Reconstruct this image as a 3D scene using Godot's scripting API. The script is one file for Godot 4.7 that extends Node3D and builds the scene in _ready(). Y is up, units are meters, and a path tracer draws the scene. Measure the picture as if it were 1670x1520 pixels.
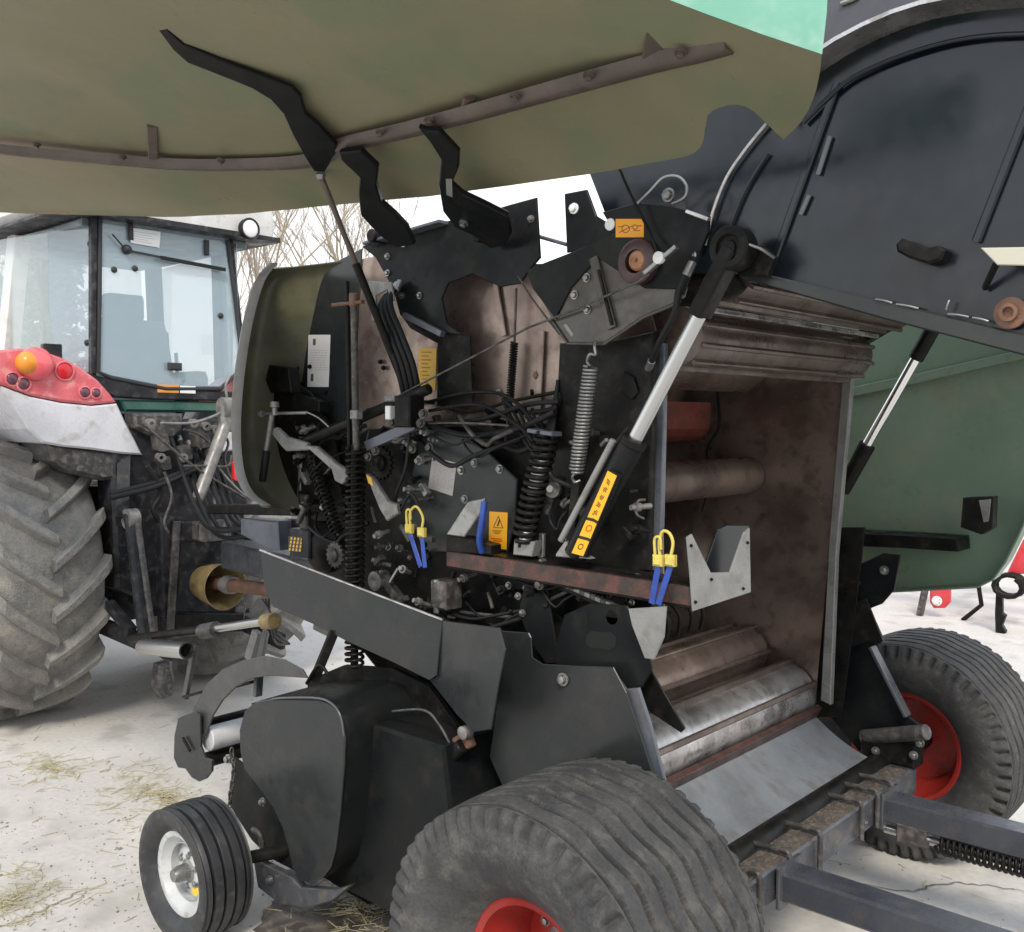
extends Node3D
# Round baler with raised tailgate behind a tractor in a concrete yard.
# Axes: +x to the rear of the baler, +z to its left side, y up; x = 0 lies near its axle.

# ---------------------------------------------------------------- camera maths
const FOCAL := 1612.0
var eye := Vector3(1.34, 1.72, 2.96)
var fw := Vector3.ZERO
var rt := Vector3.ZERO
var upv := Vector3.ZERO
var M := {}
var shared := {}
var rng := RandomNumberGenerator.new()

func set_view() -> void:
	var yaw := atan2(0.670, 0.742)
	var pitch := atan(75.0 / FOCAL)
	fw = Vector3(-sin(yaw) * cos(pitch), -sin(pitch), -cos(yaw) * cos(pitch))
	rt = Vector3(cos(yaw), 0, -sin(yaw))
	upv = rt.cross(fw)

func hit(px: float, py: float, p0: Vector3, n: Vector3) -> Vector3:
	var d := fw + rt * ((px - 835.0) / FOCAL) - upv * ((py - 760.0) / FOCAL)
	return eye + d * ((p0 - eye).dot(n) / d.dot(n))
func pz(px: float, py: float, z: float) -> Vector3: return hit(px, py, Vector3(0, 0, z), Vector3.BACK)
func pxx(px: float, py: float, x: float) -> Vector3: return hit(px, py, Vector3(x, 0, 0), Vector3.RIGHT)
func pyy(px: float, py: float, y: float) -> Vector3: return hit(px, py, Vector3(0, y, 0), Vector3.UP)
func on(a: Array, p0: Vector3, n: Vector3) -> Array:
	var o := []
	for i in range(0, a.size(), 2): o.append(hit(a[i], a[i + 1], p0, n))
	return o
func zq(z: float, a: Array) -> Array: return on(a, Vector3(0, 0, z), Vector3.BACK)
func xq(x: float, a: Array) -> Array: return on(a, Vector3(x, 0, 0), Vector3.RIGHT)
# path with a depth for each point: [px, py, z, px, py, z, ...]
func zpath(a: Array) -> Array:
	var o := []
	for i in range(0, a.size(), 3): o.append(pz(a[i], a[i + 1], a[i + 2]))
	return o
func xpath(a: Array) -> Array:
	var o := []
	for i in range(0, a.size(), 3): o.append(pxx(a[i], a[i + 1], a[i + 2]))
	return o

# ---------------------------------------------------------------- mesh builder
class MB:
	var v := PackedVector3Array()
	var n := PackedVector3Array()
	var uv := PackedVector2Array()
	var has_uv := false
	func tri(a: Vector3, b: Vector3, c: Vector3, na: Vector3, nb: Vector3, nc: Vector3) -> void:
		if (b - a).cross(c - a).dot(na + nb + nc) > 0.0:
			v.append(a); v.append(c); v.append(b)
			n.append(na); n.append(nc); n.append(nb)
		else:
			v.append(a); v.append(b); v.append(c)
			n.append(na); n.append(nb); n.append(nc)
	func quad(a: Vector3, b: Vector3, c: Vector3, d: Vector3, nn: Vector3) -> void:
		tri(a, b, c, nn, nn, nn)
		tri(a, c, d, nn, nn, nn)
	func quad4(a, b, c, d, na, nb, nc, nd) -> void:
		tri(a, b, c, na, nb, nc)
		tri(a, c, d, na, nc, nd)
	# planar outline (front face) extruded backwards along -nn, with a chamfer
	func prism(pts: Array, nn: Vector3, thick: float, ch := 0.0015) -> MB:
		var u := nn.cross(Vector3.UP if absf(nn.y) < 0.9 else Vector3.RIGHT).normalized()
		var w := nn.cross(u)
		var p2 := PackedVector2Array()
		for p in pts: p2.append(Vector2(p.dot(u), p.dot(w)))
		var base: float = pts[0].dot(nn)
		if not Geometry2D.is_polygon_clockwise(p2): p2.reverse()
		# now clockwise in (u, w)
		var c := p2.size()
		var inn := PackedVector2Array()
		for i in c:
			var a := (p2[i] - p2[(i + c - 1) % c]).normalized()
			var b := (p2[(i + 1) % c] - p2[i]).normalized()
			var m := Vector2(a.y, -a.x) + Vector2(b.y, -b.x)
			var l := m.length()
			m = m / l if l > 0.01 else Vector2(a.y, -a.x)
			var k := ch / maxf(0.45, m.dot(Vector2(a.y, -a.x)))
			inn.append(p2[i] + m * k)
		var idx := Geometry2D.triangulate_polygon(inn)
		if idx.is_empty():
			inn = p2
			idx = Geometry2D.triangulate_polygon(p2)
		var at := func(q: Vector2, d: float) -> Vector3: return u * q.x + w * q.y + nn * (base - d)
		for i in range(0, idx.size(), 3):
			var a: Vector3 = at.call(inn[idx[i]], 0.0)
			var b: Vector3 = at.call(inn[idx[i + 1]], 0.0)
			var d: Vector3 = at.call(inn[idx[i + 2]], 0.0)
			tri(a, b, d, nn, nn, nn)
			tri(at.call(inn[idx[i]], thick), at.call(inn[idx[i + 1]], thick), at.call(inn[idx[i + 2]], thick), -nn, -nn, -nn)
		for i in c:
			var j := (i + 1) % c
			var e := (p2[j] - p2[i]).normalized()
			var o := u * -e.y + w * e.x
			quad(at.call(inn[i], 0.0), at.call(inn[j], 0.0), at.call(p2[j], ch), at.call(p2[i], ch), (o + nn).normalized())
			quad(at.call(p2[i], ch), at.call(p2[j], ch), at.call(p2[j], thick - ch), at.call(p2[i], thick - ch), o)
			quad(at.call(p2[i], thick - ch), at.call(p2[j], thick - ch), at.call(inn[j], thick), at.call(inn[i], thick), (o - nn).normalized())
		return self
	func box(ctr: Vector3, ax: Vector3, ay: Vector3, size: Vector3, ch := 0.002) -> MB:
		var x := ax.normalized()
		var z := x.cross(ay).normalized()
		var y := z.cross(x)
		var h := size * 0.5
		ch = minf(ch, minf(h.x, minf(h.y, h.z)) * 0.6)
		var a := x * h.x
		var b := y * h.y
		prism([ctr + a + b + z * h.z, ctr - a + b + z * h.z, ctr - a - b + z * h.z, ctr + a - b + z * h.z], z, size.z, ch)
		return self
	func bar(p0: Vector3, p1: Vector3, w: float, h: float, up := Vector3.UP, ch := 0.002) -> MB:
		var d := p1 - p0
		if absf(d.normalized().dot(up)) > 0.95: up = Vector3.BACK if absf(d.normalized().z) < 0.9 else Vector3.RIGHT
		return box((p0 + p1) * 0.5, d, up, Vector3(d.length(), h, w), ch)
	func tube(path: Array, r, seg := 8, cap := true) -> MB:
		var c := path.size()
		var t0: Vector3 = (path[1] - path[0]).normalized()
		var s := t0.cross(Vector3.UP if absf(t0.y) < 0.9 else Vector3.RIGHT).normalized()
		var rings := []
		var norms := []
		for i in c:
			var t: Vector3 = (path[mini(i + 1, c - 1)] - path[maxi(i - 1, 0)])
			t = t.normalized() if t.length() > 1e-7 else t0
			s = (s - t * s.dot(t)).normalized()
			var b := t.cross(s)
			var rr: float = r[i] if r is Array else r
			var ring := PackedVector3Array()
			var nr := PackedVector3Array()
			for k in seg + 1:
				var a := TAU * k / seg
				var d := s * cos(a) + b * sin(a)
				ring.append(path[i] + d * rr)
				nr.append(d)
			rings.append(ring); norms.append(nr)
		for i in c - 1:
			for k in seg:
				quad4(rings[i][k], rings[i][k + 1], rings[i + 1][k + 1], rings[i + 1][k], norms[i][k], norms[i][k + 1], norms[i + 1][k + 1], norms[i + 1][k])
		if cap:
			var e0: Vector3 = (path[0] - path[1]).normalized()
			var e1: Vector3 = (path[c - 1] - path[c - 2]).normalized()
			for k in seg:
				tri(path[0], rings[0][k], rings[0][k + 1], e0, e0, e0)
				tri(path[c - 1], rings[c - 1][k], rings[c - 1][k + 1], e1, e1, e1)
		return self
	func rod(p0: Vector3, p1: Vector3, r: float, seg := 14) -> MB:
		return lathe(p0, p1 - p0, [Vector2(0, 0), Vector2(0, r - minf(r * 0.2, 0.003)), Vector2(minf(r * 0.2, 0.003), r), Vector2((p1 - p0).length() - minf(r * 0.2, 0.003), r), Vector2((p1 - p0).length(), r - minf(r * 0.2, 0.003)), Vector2((p1 - p0).length(), 0)], seg)
	func helix(p0: Vector3, p1: Vector3, rad: float, wire: float, turns: float, seg := 6) -> MB:
		var d := (p1 - p0)
		var t := d.normalized()
		var s := t.cross(Vector3.UP if absf(t.y) < 0.9 else Vector3.RIGHT).normalized()
		var b := t.cross(s)
		var path := []
		var steps := int(turns * 14)
		for i in steps + 1:
			var a := TAU * turns * i / steps
			path.append(p0 + d * (float(i) / steps) + (s * cos(a) + b * sin(a)) * rad)
		return tube(path, wire, seg)
	# profile: (distance along axis, radius)
	func lathe(p0: Vector3, axis: Vector3, prof: Array, seg := 24, from := 0.0, to := TAU) -> MB:
		var t := axis.normalized()
		var s := t.cross(Vector3.UP if absf(t.y) < 0.9 else Vector3.RIGHT).normalized()
		var b := t.cross(s)
		var segn := []
		for i in prof.size() - 1:
			var d: Vector2 = prof[i + 1] - prof[i]
			segn.append(Vector2(-d.y, d.x).normalized() if d.length() > 1e-7 else Vector2(0, 1))
		for i in prof.size() - 1:
			var na: Vector2 = segn[i]
			var nb: Vector2 = segn[i]
			if i > 0 and segn[i - 1].dot(segn[i]) > 0.75: na = (segn[i - 1] + segn[i]).normalized()
			if i < prof.size() - 2 and segn[i + 1].dot(segn[i]) > 0.75: nb = (segn[i + 1] + segn[i]).normalized()
			for k in seg:
				var a0 := from + (to - from) * k / seg
				var a1 := from + (to - from) * (k + 1) / seg
				var d0 := s * cos(a0) + b * sin(a0)
				var d1 := s * cos(a1) + b * sin(a1)
				var q0: Vector2 = prof[i]
				var q1: Vector2 = prof[i + 1]
				if q0.y < 1e-6 and q1.y < 1e-6: continue
				quad4(p0 + t * q0.x + d0 * q0.y, p0 + t * q0.x + d1 * q0.y, p0 + t * q1.x + d1 * q1.y, p0 + t * q1.x + d0 * q1.y,
					t * na.x + d0 * na.y, t * na.x + d1 * na.y, t * nb.x + d1 * nb.y, t * nb.x + d0 * nb.y)
		return self
	# rows x columns of points, smooth normals; the side given by flip
	func grid(rows: Array, flip := false) -> MB:
		var r := rows.size()
		var c: int = rows[0].size()
		var nr := []
		for i in r:
			var line := PackedVector3Array()
			for j in c:
				var du: Vector3 = rows[i][mini(j + 1, c - 1)] - rows[i][maxi(j - 1, 0)]
				var dv: Vector3 = rows[mini(i + 1, r - 1)][j] - rows[maxi(i - 1, 0)][j]
				var k := du.cross(dv).normalized()
				line.append(-k if flip else k)
			nr.append(line)
		for i in r - 1:
			for j in c - 1:
				quad4(rows[i][j], rows[i][j + 1], rows[i + 1][j + 1], rows[i + 1][j], nr[i][j], nr[i][j + 1], nr[i + 1][j + 1], nr[i + 1][j])
		return self
	# a shell: grid on both sides with rims
	func shell(rows: Array, thick: float, flip := false) -> MB:
		var r := rows.size()
		var c: int = rows[0].size()
		var back := []
		for i in r:
			var line := []
			for j in c:
				var du: Vector3 = rows[i][mini(j + 1, c - 1)] - rows[i][maxi(j - 1, 0)]
				var dv: Vector3 = rows[mini(i + 1, r - 1)][j] - rows[maxi(i - 1, 0)][j]
				var k := du.cross(dv).normalized()
				line.append(rows[i][j] - (-k if flip else k) * thick)
			back.append(line)
		grid(rows, flip)
		grid(back, not flip)
		for i in r - 1:
			for j in [0, c - 1]:
				var o: Vector3 = (rows[i][j] - rows[i][1 if j == 0 else c - 2]).normalized()
				quad(rows[i][j], rows[i + 1][j], back[i + 1][j], back[i][j], o)
		for j in c - 1:
			for i in [0, r - 1]:
				var o: Vector3 = (rows[i][j] - rows[1 if i == 0 else r - 2][j]).normalized()
				quad(rows[i][j], rows[i][j + 1], back[i][j + 1], back[i][j], o)
		return self
	# a flat printed sheet with UVs, corners in order: top left, top right, bottom right, bottom left
	func sheet(a: Vector3, b: Vector3, c: Vector3, d: Vector3) -> MB:
		has_uv = true
		var nn := (b - a).cross(d - a).normalized()
		var ps := [a, b, c, a, c, d]
		var us := [Vector2(0, 0), Vector2(1, 0), Vector2(1, 1), Vector2(0, 0), Vector2(1, 1), Vector2(0, 1)]
		for i in 6:
			v.append(ps[i]); n.append(-nn); uv.append(us[i])
		return self
	func mesh() -> ArrayMesh:
		var a := []
		a.resize(Mesh.ARRAY_MAX)
		a[Mesh.ARRAY_VERTEX] = v
		a[Mesh.ARRAY_NORMAL] = n
		if has_uv: a[Mesh.ARRAY_TEX_UV] = uv
		var m := ArrayMesh.new()
		m.add_surface_from_arrays(Mesh.PRIMITIVE_TRIANGLES, a)
		return m

# ---------------------------------------------------------------- scene helpers
func thing(called: String, label: String, category: String, at := Vector3.ZERO, group := "") -> Node3D:
	var o := Node3D.new()
	o.name = called
	add_child(o, true)
	o.position = at
	o.set_meta("label", label)
	o.set_meta("category", category)
	if group: o.set_meta("group", group)
	return o
# meshes are written in world coordinates; a part of a thing is moved back by the thing's own place
func part(parent: Node3D, called: String, mb: MB, m: Material, label := "") -> MeshInstance3D:
	var o := MeshInstance3D.new()
	o.name = called
	o.mesh = mb.mesh()
	o.material_override = m
	parent.add_child(o, true)
	if parent.get_parent() == self and not parent is MeshInstance3D: o.position = -parent.position
	if label: o.set_meta("label", label)
	return o
func solo(called: String, mb: MB, m: Material, label: String, category: String, kind := "", group := "") -> MeshInstance3D:
	var o := MeshInstance3D.new()
	o.name = called
	o.mesh = mb.mesh()
	o.material_override = m
	add_child(o, true)
	if kind: o.set_meta("kind", kind)
	if label: o.set_meta("label", label)
	if category: o.set_meta("category", category)
	if group: o.set_meta("group", group)
	return o
func put(parent: Node3D, called: String, m: Mesh, mat: Material, at: Vector3, toward := Vector3.BACK, spin := 0.0) -> MeshInstance3D:
	var o := MeshInstance3D.new()
	o.name = called
	o.mesh = m
	o.material_override = mat
	parent.add_child(o, true)
	var z := toward.normalized()
	var x := (Vector3.UP if absf(z.y) < 0.9 else Vector3.RIGHT).cross(z).normalized()
	o.transform = Transform3D(Basis(x, z.cross(x), z).rotated(z, spin), at - (parent.position if parent.get_parent() == self and not parent is MeshInstance3D else Vector3.ZERO))
	return o
func bolt_mesh(r: float) -> Mesh:
	var k := "bolt%d" % int(r * 10000)
	if not shared.has(k):
		var b := MB.new()
		b.lathe(Vector3(0, 0, -0.004), Vector3.BACK, [Vector2(0, 0), Vector2(0, r * 1.45), Vector2(0.006, r * 1.45), Vector2(0.006, r)], 14)
		b.lathe(Vector3(0, 0, 0.002), Vector3.BACK, [Vector2(0, r), Vector2(r * 0.85, r), Vector2(r, r * 0.8), Vector2(r, 0)], 6)
		shared[k] = b.mesh()
	return shared[k]
func bolts(parent: Node3D, r: float, mat: Material, z: float, px: Array) -> void:
	for i in range(0, px.size(), 2): put(parent, "bolt", bolt_mesh(r), mat, pz(px[i], px[i + 1], z), Vector3.BACK, 0.37 * i)
func plate(parent: Node3D, called: String, m: Material, z: float, px: Array, thick := 0.008, ch := 0.0015, label := "") -> MeshInstance3D:
	return part(parent, called, MB.new().prism(zq(z, px), Vector3.BACK, thick, ch), m, label)
func curve(pts: Array, per := 7) -> Array:
	var o := []
	for i in pts.size() - 1:
		var a: Vector3 = pts[maxi(i - 1, 0)]
		var b: Vector3 = pts[i]
		var c: Vector3 = pts[i + 1]
		var d: Vector3 = pts[mini(i + 2, pts.size() - 1)]
		for k in per: o.append(b.cubic_interpolate(c, a, d, float(k) / per))
	o.append(pts[-1])
	return o
func hose(parent: Node3D, called: String, m: Material, r: float, pts: Array, seg := 8) -> MeshInstance3D:
	var o := part(parent, called, MB.new().tube(curve(pts), r, seg), m)
	if called == "hydraulic_hose" and parent.position == Vector3.ZERO:
		for e in [[pts[0], pts[1]], [pts[-1], pts[-2]]]:
			var d: Vector3 = (e[1] - e[0]).normalized()
			part(o, "ferrule", MB.new().rod(e[0] - d * .006, e[0] + d * .035, r * 1.25, 12), M.zinc)
	return o

# ---------------------------------------------------------------- materials
func noise_bytes(size: int, freq: float, sd: int, oct := 4, kind := FastNoiseLite.TYPE_SIMPLEX_SMOOTH) -> PackedByteArray:
	var f := FastNoiseLite.new()
	f.noise_type = kind
	f.seed = sd
	f.frequency = freq
	f.fractal_octaves = oct
	var im := f.get_seamless_image(size, size)
	im.convert(Image.FORMAT_L8)
	return im.get_data()
func ss(a: float, b: float, x: float) -> float:
	return smoothstep(a, b, x)
# shared smudge map for roughness: 1 where dull, lower where rubbed
func smudge(amount: float) -> Texture2D:
	var k := "smudge%d" % (0 if amount < 0.12 else 1)
	if not shared.has(k):
		var a := noise_bytes(256, 0.012, 77, 4)
		var b := noise_bytes(256, 0.1, 78, 3)
		var rd := PackedByteArray()
		rd.resize(256 * 256)
		var low := 0.75 if amount < 0.12 else 0.45
		for i in 256 * 256: rd[i] = int(255.0 * lerpf(low, 1.0, ss(0.25, 0.75, (a[i] * 0.65 + b[i] * 0.35) / 255.0)))
		shared[k] = ImageTexture.create_from_image(Image.create_from_data(256, 256, false, Image.FORMAT_L8, rd))
	return shared[k]
# linear base colours c0 to c1 by coarse noise, c2 in patches above a threshold, grain of fine noise
func mat(called: String, c0: Color, c1: Color, c2: Color, thr: float, rough: float, metal := 0.0, scale := 1.0, grain := 0.12, rough_var := 0.15, bump := 0.0, size := 256, freq := 0.012, pfreq := 0.03) -> StandardMaterial3D:
	var sd := called.hash() % 1000
	var a := noise_bytes(size, freq, sd, 4)
	var b := noise_bytes(size, pfreq, sd + 7, 5)
	var g := noise_bytes(size, 0.22, sd + 13, 2)
	var data := PackedByteArray()
	data.resize(size * size * 3)
	for i in size * size:
		var c := c0.lerp(c1, ss(0.3, 0.7, a[i] / 255.0))
		var p := ss(thr - 0.06, thr + 0.30, b[i] / 255.0 + 0.10 * (g[i] / 127.5 - 1.0)) * 0.75
		c = c.lerp(c2, p)
		var k := 1.0 + grain * (g[i] / 127.5 - 1.0) + grain * 0.6 * (b[i] / 127.5 - 1.0)
		c = Color(c.r * k, c.g * k, c.b * k).clamp().linear_to_srgb()
		data[i * 3] = int(c.r * 255.0)
		data[i * 3 + 1] = int(c.g * 255.0)
		data[i * 3 + 2] = int(c.b * 255.0)
	var m := StandardMaterial3D.new()
	m.resource_name = called
	m.albedo_texture = ImageTexture.create_from_image(Image.create_from_data(size, size, false, Image.FORMAT_RGB8, data))
	m.roughness_texture = smudge(rough_var)
	m.roughness = clampf(rough + rough_var * 0.6, 0.05, 1.0)
	m.metallic = metal
	m.uv1_triplanar = true
	m.uv1_world_triplanar = true
	m.uv1_scale = Vector3.ONE * scale
	if bump > 0.0:
		m.heightmap_enabled = true
		m.heightmap_texture = ImageTexture.create_from_image(Image.create_from_data(size, size, false, Image.FORMAT_L8, g))
		m.heightmap_scale = bump
	M[called] = m
	return m
func plain(called: String, c: Color, rough: float, metal := 0.0) -> StandardMaterial3D:
	var m := StandardMaterial3D.new()
	m.resource_name = called
	m.albedo_color = c.linear_to_srgb()
	m.roughness = rough
	m.metallic = metal
	M[called] = m
	return m
func printed(called: String, im: Image, rough := 0.4) -> StandardMaterial3D:
	var m := StandardMaterial3D.new()
	m.resource_name = called
	m.albedo_texture = ImageTexture.create_from_image(im)
	m.roughness = rough
	M[called] = m
	return m

func make_materials() -> void:
	var C := func(r, g, b): return Color(r, g, b)
	mat("black_paint", C.call(.009, .010, .011), C.call(.013, .014, .014), C.call(.020, .019, .017), .64, .34, 0.0, .8, .08, .2)
	mat("shield_paint", C.call(.022, .025, .026), C.call(.027, .029, .029), C.call(.037, .035, .032), .64, .30, 0.0, .7, .06, .18)
	mat("mech_black", C.call(.008, .008, .008), C.call(.013, .012, .011), C.call(.026, .022, .018), .62, .44, 0.0, 2.2, .25, .25)
	mat("navy_paint", C.call(.005, .007, .011), C.call(.007, .010, .014), C.call(.013, .015, .017), .66, .15, 0.0, .6, .05, .2)
	mat("tail_grey", C.call(.070, .070, .080), C.call(.085, .085, .094), C.call(.11, .10, .10), .7, .4, 0.0, .5, .08, .15)
	mat("wall_steel", C.call(.29, .222, .185), C.call(.185, .138, .116), C.call(.13, .09, .072), .56, .28, .6, .6, .10, .22, 0.0, 512, .008, .03)
	mat("roller_steel", C.call(.155, .118, .10), C.call(.095, .070, .06), C.call(.07, .045, .037), .6, .34, .45, 1.2, .14, .25)
	mat("bright_steel", C.call(.56, .54, .53), C.call(.36, .34, .33), C.call(.2, .17, .15), .64, .32, .8, 2.0, .15, .22)
	mat("red_oxide", C.call(.24, .06, .045), C.call(.17, .05, .04), C.call(.09, .05, .04), .6, .45, .1, 2.0, .15)
	mat("rust_red", C.call(.115, .045, .036), C.call(.06, .032, .027), C.call(.022, .022, .018), .44, .5, .1, 2.6, .3, .2)
	mat("hood_inner", C.call(.245, .222, .142), C.call(.212, .200, .126), C.call(.160, .195, .120), .50, .5, 0.0, .30, .05, .12, 0.0, 512, .006, .012)
	mat("hood_rib", C.call(.115, .085, .07), C.call(.085, .065, .055), C.call(.06, .055, .045), .6, .6, 0.0, 1.2)
	mat("mint_paint", C.call(.19, .46, .34), C.call(.23, .50, .39), C.call(.42, .62, .54), .56, .16, 0.0, .9, .03, .1)
	mat("far_hood", C.call(.180, .250, .170), C.call(.155, .230, .160), C.call(.20, .225, .155), .6, .42, 0.0, .4, .05, .15)
	mat("fender_inner", C.call(.13, .125, .072), C.call(.09, .092, .058), C.call(.05, .047, .035), .58, .55, 0.0, .8)
	mat("lip_grey", C.call(.17, .165, .16), C.call(.14, .135, .13), C.call(.09, .085, .075), .62, .45, 0.0, 1.5)
	mat("tyre_dusty", C.call(.080, .079, .078), C.call(.056, .056, .058), C.call(.125, .117, .106), .60, .78, 0.0, 1.2, .16, .08, 0.0, 512, .008, .02)
	mat("tyre_dark", C.call(.022, .023, .026), C.call(.034, .034, .037), C.call(.075, .07, .065), .66, .6, 0.0, 2.0, .15, .15)
	mat("tyre_mud", C.call(.27, .26, .243), C.call(.20, .195, .185), C.call(.33, .30, .25), .56, .9, 0.0, .9, .2, .06, .5, 512, .012, .02)
	mat("rim_red", C.call(.36, .028, .022), C.call(.30, .025, .02), C.call(.15, .045, .038), .6, .36, 0.0, 2.0, .1)
	mat("rim_white", C.call(.52, .53, .53), C.call(.46, .47, .47), C.call(.28, .26, .22), .64, .35, 0.0, 2.5, .08)
	mat("zinc", C.call(.34, .34, .33), C.call(.24, .24, .235), C.call(.16, .145, .13), .64, .40, .75, 3.0, .15, .2)
	mat("guard_grey", C.call(.060, .060, .058), C.call(.050, .051, .050), C.call(.085, .08, .07), .64, .45, 0.0, 1.5, .1)
	mat("tab_grey", C.call(.24, .24, .232), C.call(.20, .20, .192), C.call(.14, .13, .115), .62, .45, .1, 2.0)
	mat("blue_grey", C.call(.095, .105, .13), C.call(.125, .135, .155), C.call(.085, .072, .065), .64, .34, .2, 1.6, .10, .2)
	mat("bar_paint", C.call(.050, .054, .066), C.call(.065, .069, .082), C.call(.085, .072, .062), .64, .30, .1, 1.6, .10, .2)
	mat("plate_steel", C.call(.25, .265, .285), C.call(.20, .212, .23), C.call(.15, .135, .125), .62, .36, .25, 1.1, .10, .2)
	mat("beam_dirty", C.call(.105, .085, .068), C.call(.075, .06, .05), C.call(.15, .125, .095), .56, .8, 0.0, 2.5, .3, .1, .4, 256, .02, .06)
	mat("beam_paint", C.call(.075, .078, .088), C.call(.055, .059, .068), C.call(.14, .115, .09), .62, .4, .1, 2.0)
	mat("rusty", C.call(.20, .10, .06), C.call(.13, .07, .045), C.call(.07, .05, .04), .6, .75, 0.0, 3.0, .3)
	mat("copper", C.call(.42, .20, .10), C.call(.30, .14, .07), C.call(.15, .08, .05), .6, .5, .4, 4.0)
	mat("oxide_ring", C.call(.075, .03, .032), C.call(.05, .025, .03), C.call(.03, .02, .02), .6, .5, 0.0, 4.0)
	mat("bracket_taupe", C.call(.085, .075, .064), C.call(.065, .058, .05), C.call(.04, .036, .033), .64, .46, .1, 1.2)
	mat("muddy_metal", C.call(.075, .068, .064), C.call(.045, .042, .042), C.call(.15, .135, .12), .55, .65, .1, 3.0, .3)
	mat("pale_metal", C.call(.25, .24, .225), C.call(.18, .172, .165), C.call(.11, .10, .09), .58, .55, .3, 4.0, .25)
	mat("tractor_black", C.call(.018, .019, .022), C.call(.030, .030, .034), C.call(.075, .068, .063), .6, .48, .1, 1.8, .2)
	mat("fender_white", C.call(.60, .60, .63), C.call(.54, .54, .57), C.call(.36, .335, .30), .66, .32, 0.0, 1.0, .07)
	mat("fender_red", C.call(.68, .16, .18), C.call(.60, .12, .14), C.call(.70, .30, .29), .56, .28, 0.0, 1.4, .08)
	mat("tractor_green", C.call(.035, .115, .085), C.call(.03, .095, .07), C.call(.06, .10, .08), .66, .4, 0.0, 1.5)
	mat("roof_white", C.call(.66, .65, .63), C.call(.58, .57, .55), C.call(.40, .37, .33), .66, .5, 0.0, 1.4, .08)
	mat("guard_yellow", C.call(.30, .215, .085), C.call(.20, .14, .06), C.call(.10, .075, .048), .52, .6, 0.0, 3.0, .25)
	mat("seat_grey", C.call(.22, .27, .29), C.call(.18, .23, .25), C.call(.14, .17, .18), .66, .8, 0.0, 1.5)
	mat("concrete", C.call(.58, .555, .515), C.call(.50, .475, .44), C.call(.34, .318, .283), .585, .9, 0.0, .13, .10, .06, .15, 1024, .0045, .016)
	mat("wall_plaster", C.call(.50, .47, .43), C.call(.44, .41, .37), C.call(.33, .30, .27), .64, .9, 0.0, .2)
	mat("bark", C.call(.40, .335, .26), C.call(.32, .265, .205), C.call(.46, .40, .33), .6, .9, 0.0, 1.5)
	mat("implement_red", C.call(.62, .05, .06), C.call(.55, .04, .05), C.call(.30, .07, .06), .68, .4, 0.0, 2.0)
	mat("blue_strap", C.call(.012, .045, .26), C.call(.016, .06, .33), C.call(.03, .07, .2), .62, .5, 0.0, 5.0)
	mat("hook_yellow", C.call(.66, .54, .12), C.call(.56, .44, .08), C.call(.40, .33, .12), .64, .4, 0.0, 6.0)
	mat("crack_dirt", C.call(.20, .185, .16), C.call(.26, .24, .21), C.call(.32, .30, .26), .56, .9, 0.0, 3.0, .3)
	mat("pebble", C.call(.22, .20, .17), C.call(.14, .125, .105), C.call(.36, .33, .28), .56, .9, 0.0, 2.0, .3)
	mat("stain", C.call(.06, .05, .042), C.call(.11, .095, .08), C.call(.18, .16, .135), .56, .55, 0.0, 2.0, .3)
	mat("hay", C.call(.50, .44, .29), C.call(.40, .35, .22), C.call(.56, .51, .38), .6, .9, 0.0, 3.0)
	mat("leaf_dark", C.call(.05, .065, .03), C.call(.08, .09, .045), C.call(.12, .11, .06), .6, .8, 0.0, 1.0)
	plain("chrome", Color(.80, .80, .79), .14, 1.0)
	plain("rod_steel", Color(.50, .50, .49), .26, .95)
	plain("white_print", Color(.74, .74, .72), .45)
	plain("hole_shade", Color(.006, .006, .006), .9)  # near-black colour stands in for the shade inside openings
	plain("rubber", Color(.016, .016, .017), .5)
	plain("seal", Color(.02, .021, .024), .6)
	plain("cream", Color(.50, .48, .39), .5)
	plain("amber", Color(.72, .26, .03), .3)
	plain("lens_red", Color(.55, .02, .03), .18)
	plain("lens_pink", Color(.80, .13, .15), .15)
	plain("lens_dark", Color(.12, .05, .07), .25)
	plain("lamp_glass", Color(.75, .74, .72), .1)
	plain("straw_yellow", Color(.72, .52, .05), .45)
	var g := plain("glass", Color(.50, .62, .68), .03)
	g.transparency = BaseMaterial3D.TRANSPARENCY_ALPHA
	g.albedo_color = Color(.66, .74, .78, .40)  # pale tint and opacity carry painted sky reflection
	var g2 := plain("clear_glass", Color(.6, .7, .7), .03)
	g2.transparency = BaseMaterial3D.TRANSPARENCY_ALPHA
	g2.albedo_color = Color(.80, .88, .88, .18)
	var fine := noise_bytes(512, .06, 321, 5)
	var grit := noise_bytes(512, .4, 322, 2)
	var fd := PackedByteArray()
	fd.resize(512 * 512)
	for i in 512 * 512: fd[i] = int(clampf(255.0 * (1.0 - .11 * ss(.4, .85, fine[i] / 255.0) - .13 * ss(.55, .95, grit[i] / 255.0)), 0, 255))
	var speck := ImageTexture.create_from_image(Image.create_from_data(512, 512, false, Image.FORMAT_L8, fd))
	for k in [["tyre_dusty", 2.2], ["tyre_mud", 1.3], ["wall_plaster", .6]]:
		var m: StandardMaterial3D = M[k[0]]
		m.detail_enabled = true
		m.detail_blend_mode = BaseMaterial3D.BLEND_MODE_MUL
		m.detail_albedo = speck
		m.detail_uv_layer = BaseMaterial3D.DETAIL_UV_2
		m.uv2_triplanar = true
		m.uv2_world_triplanar = true
		m.uv2_scale = Vector3.ONE * k[1]
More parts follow.
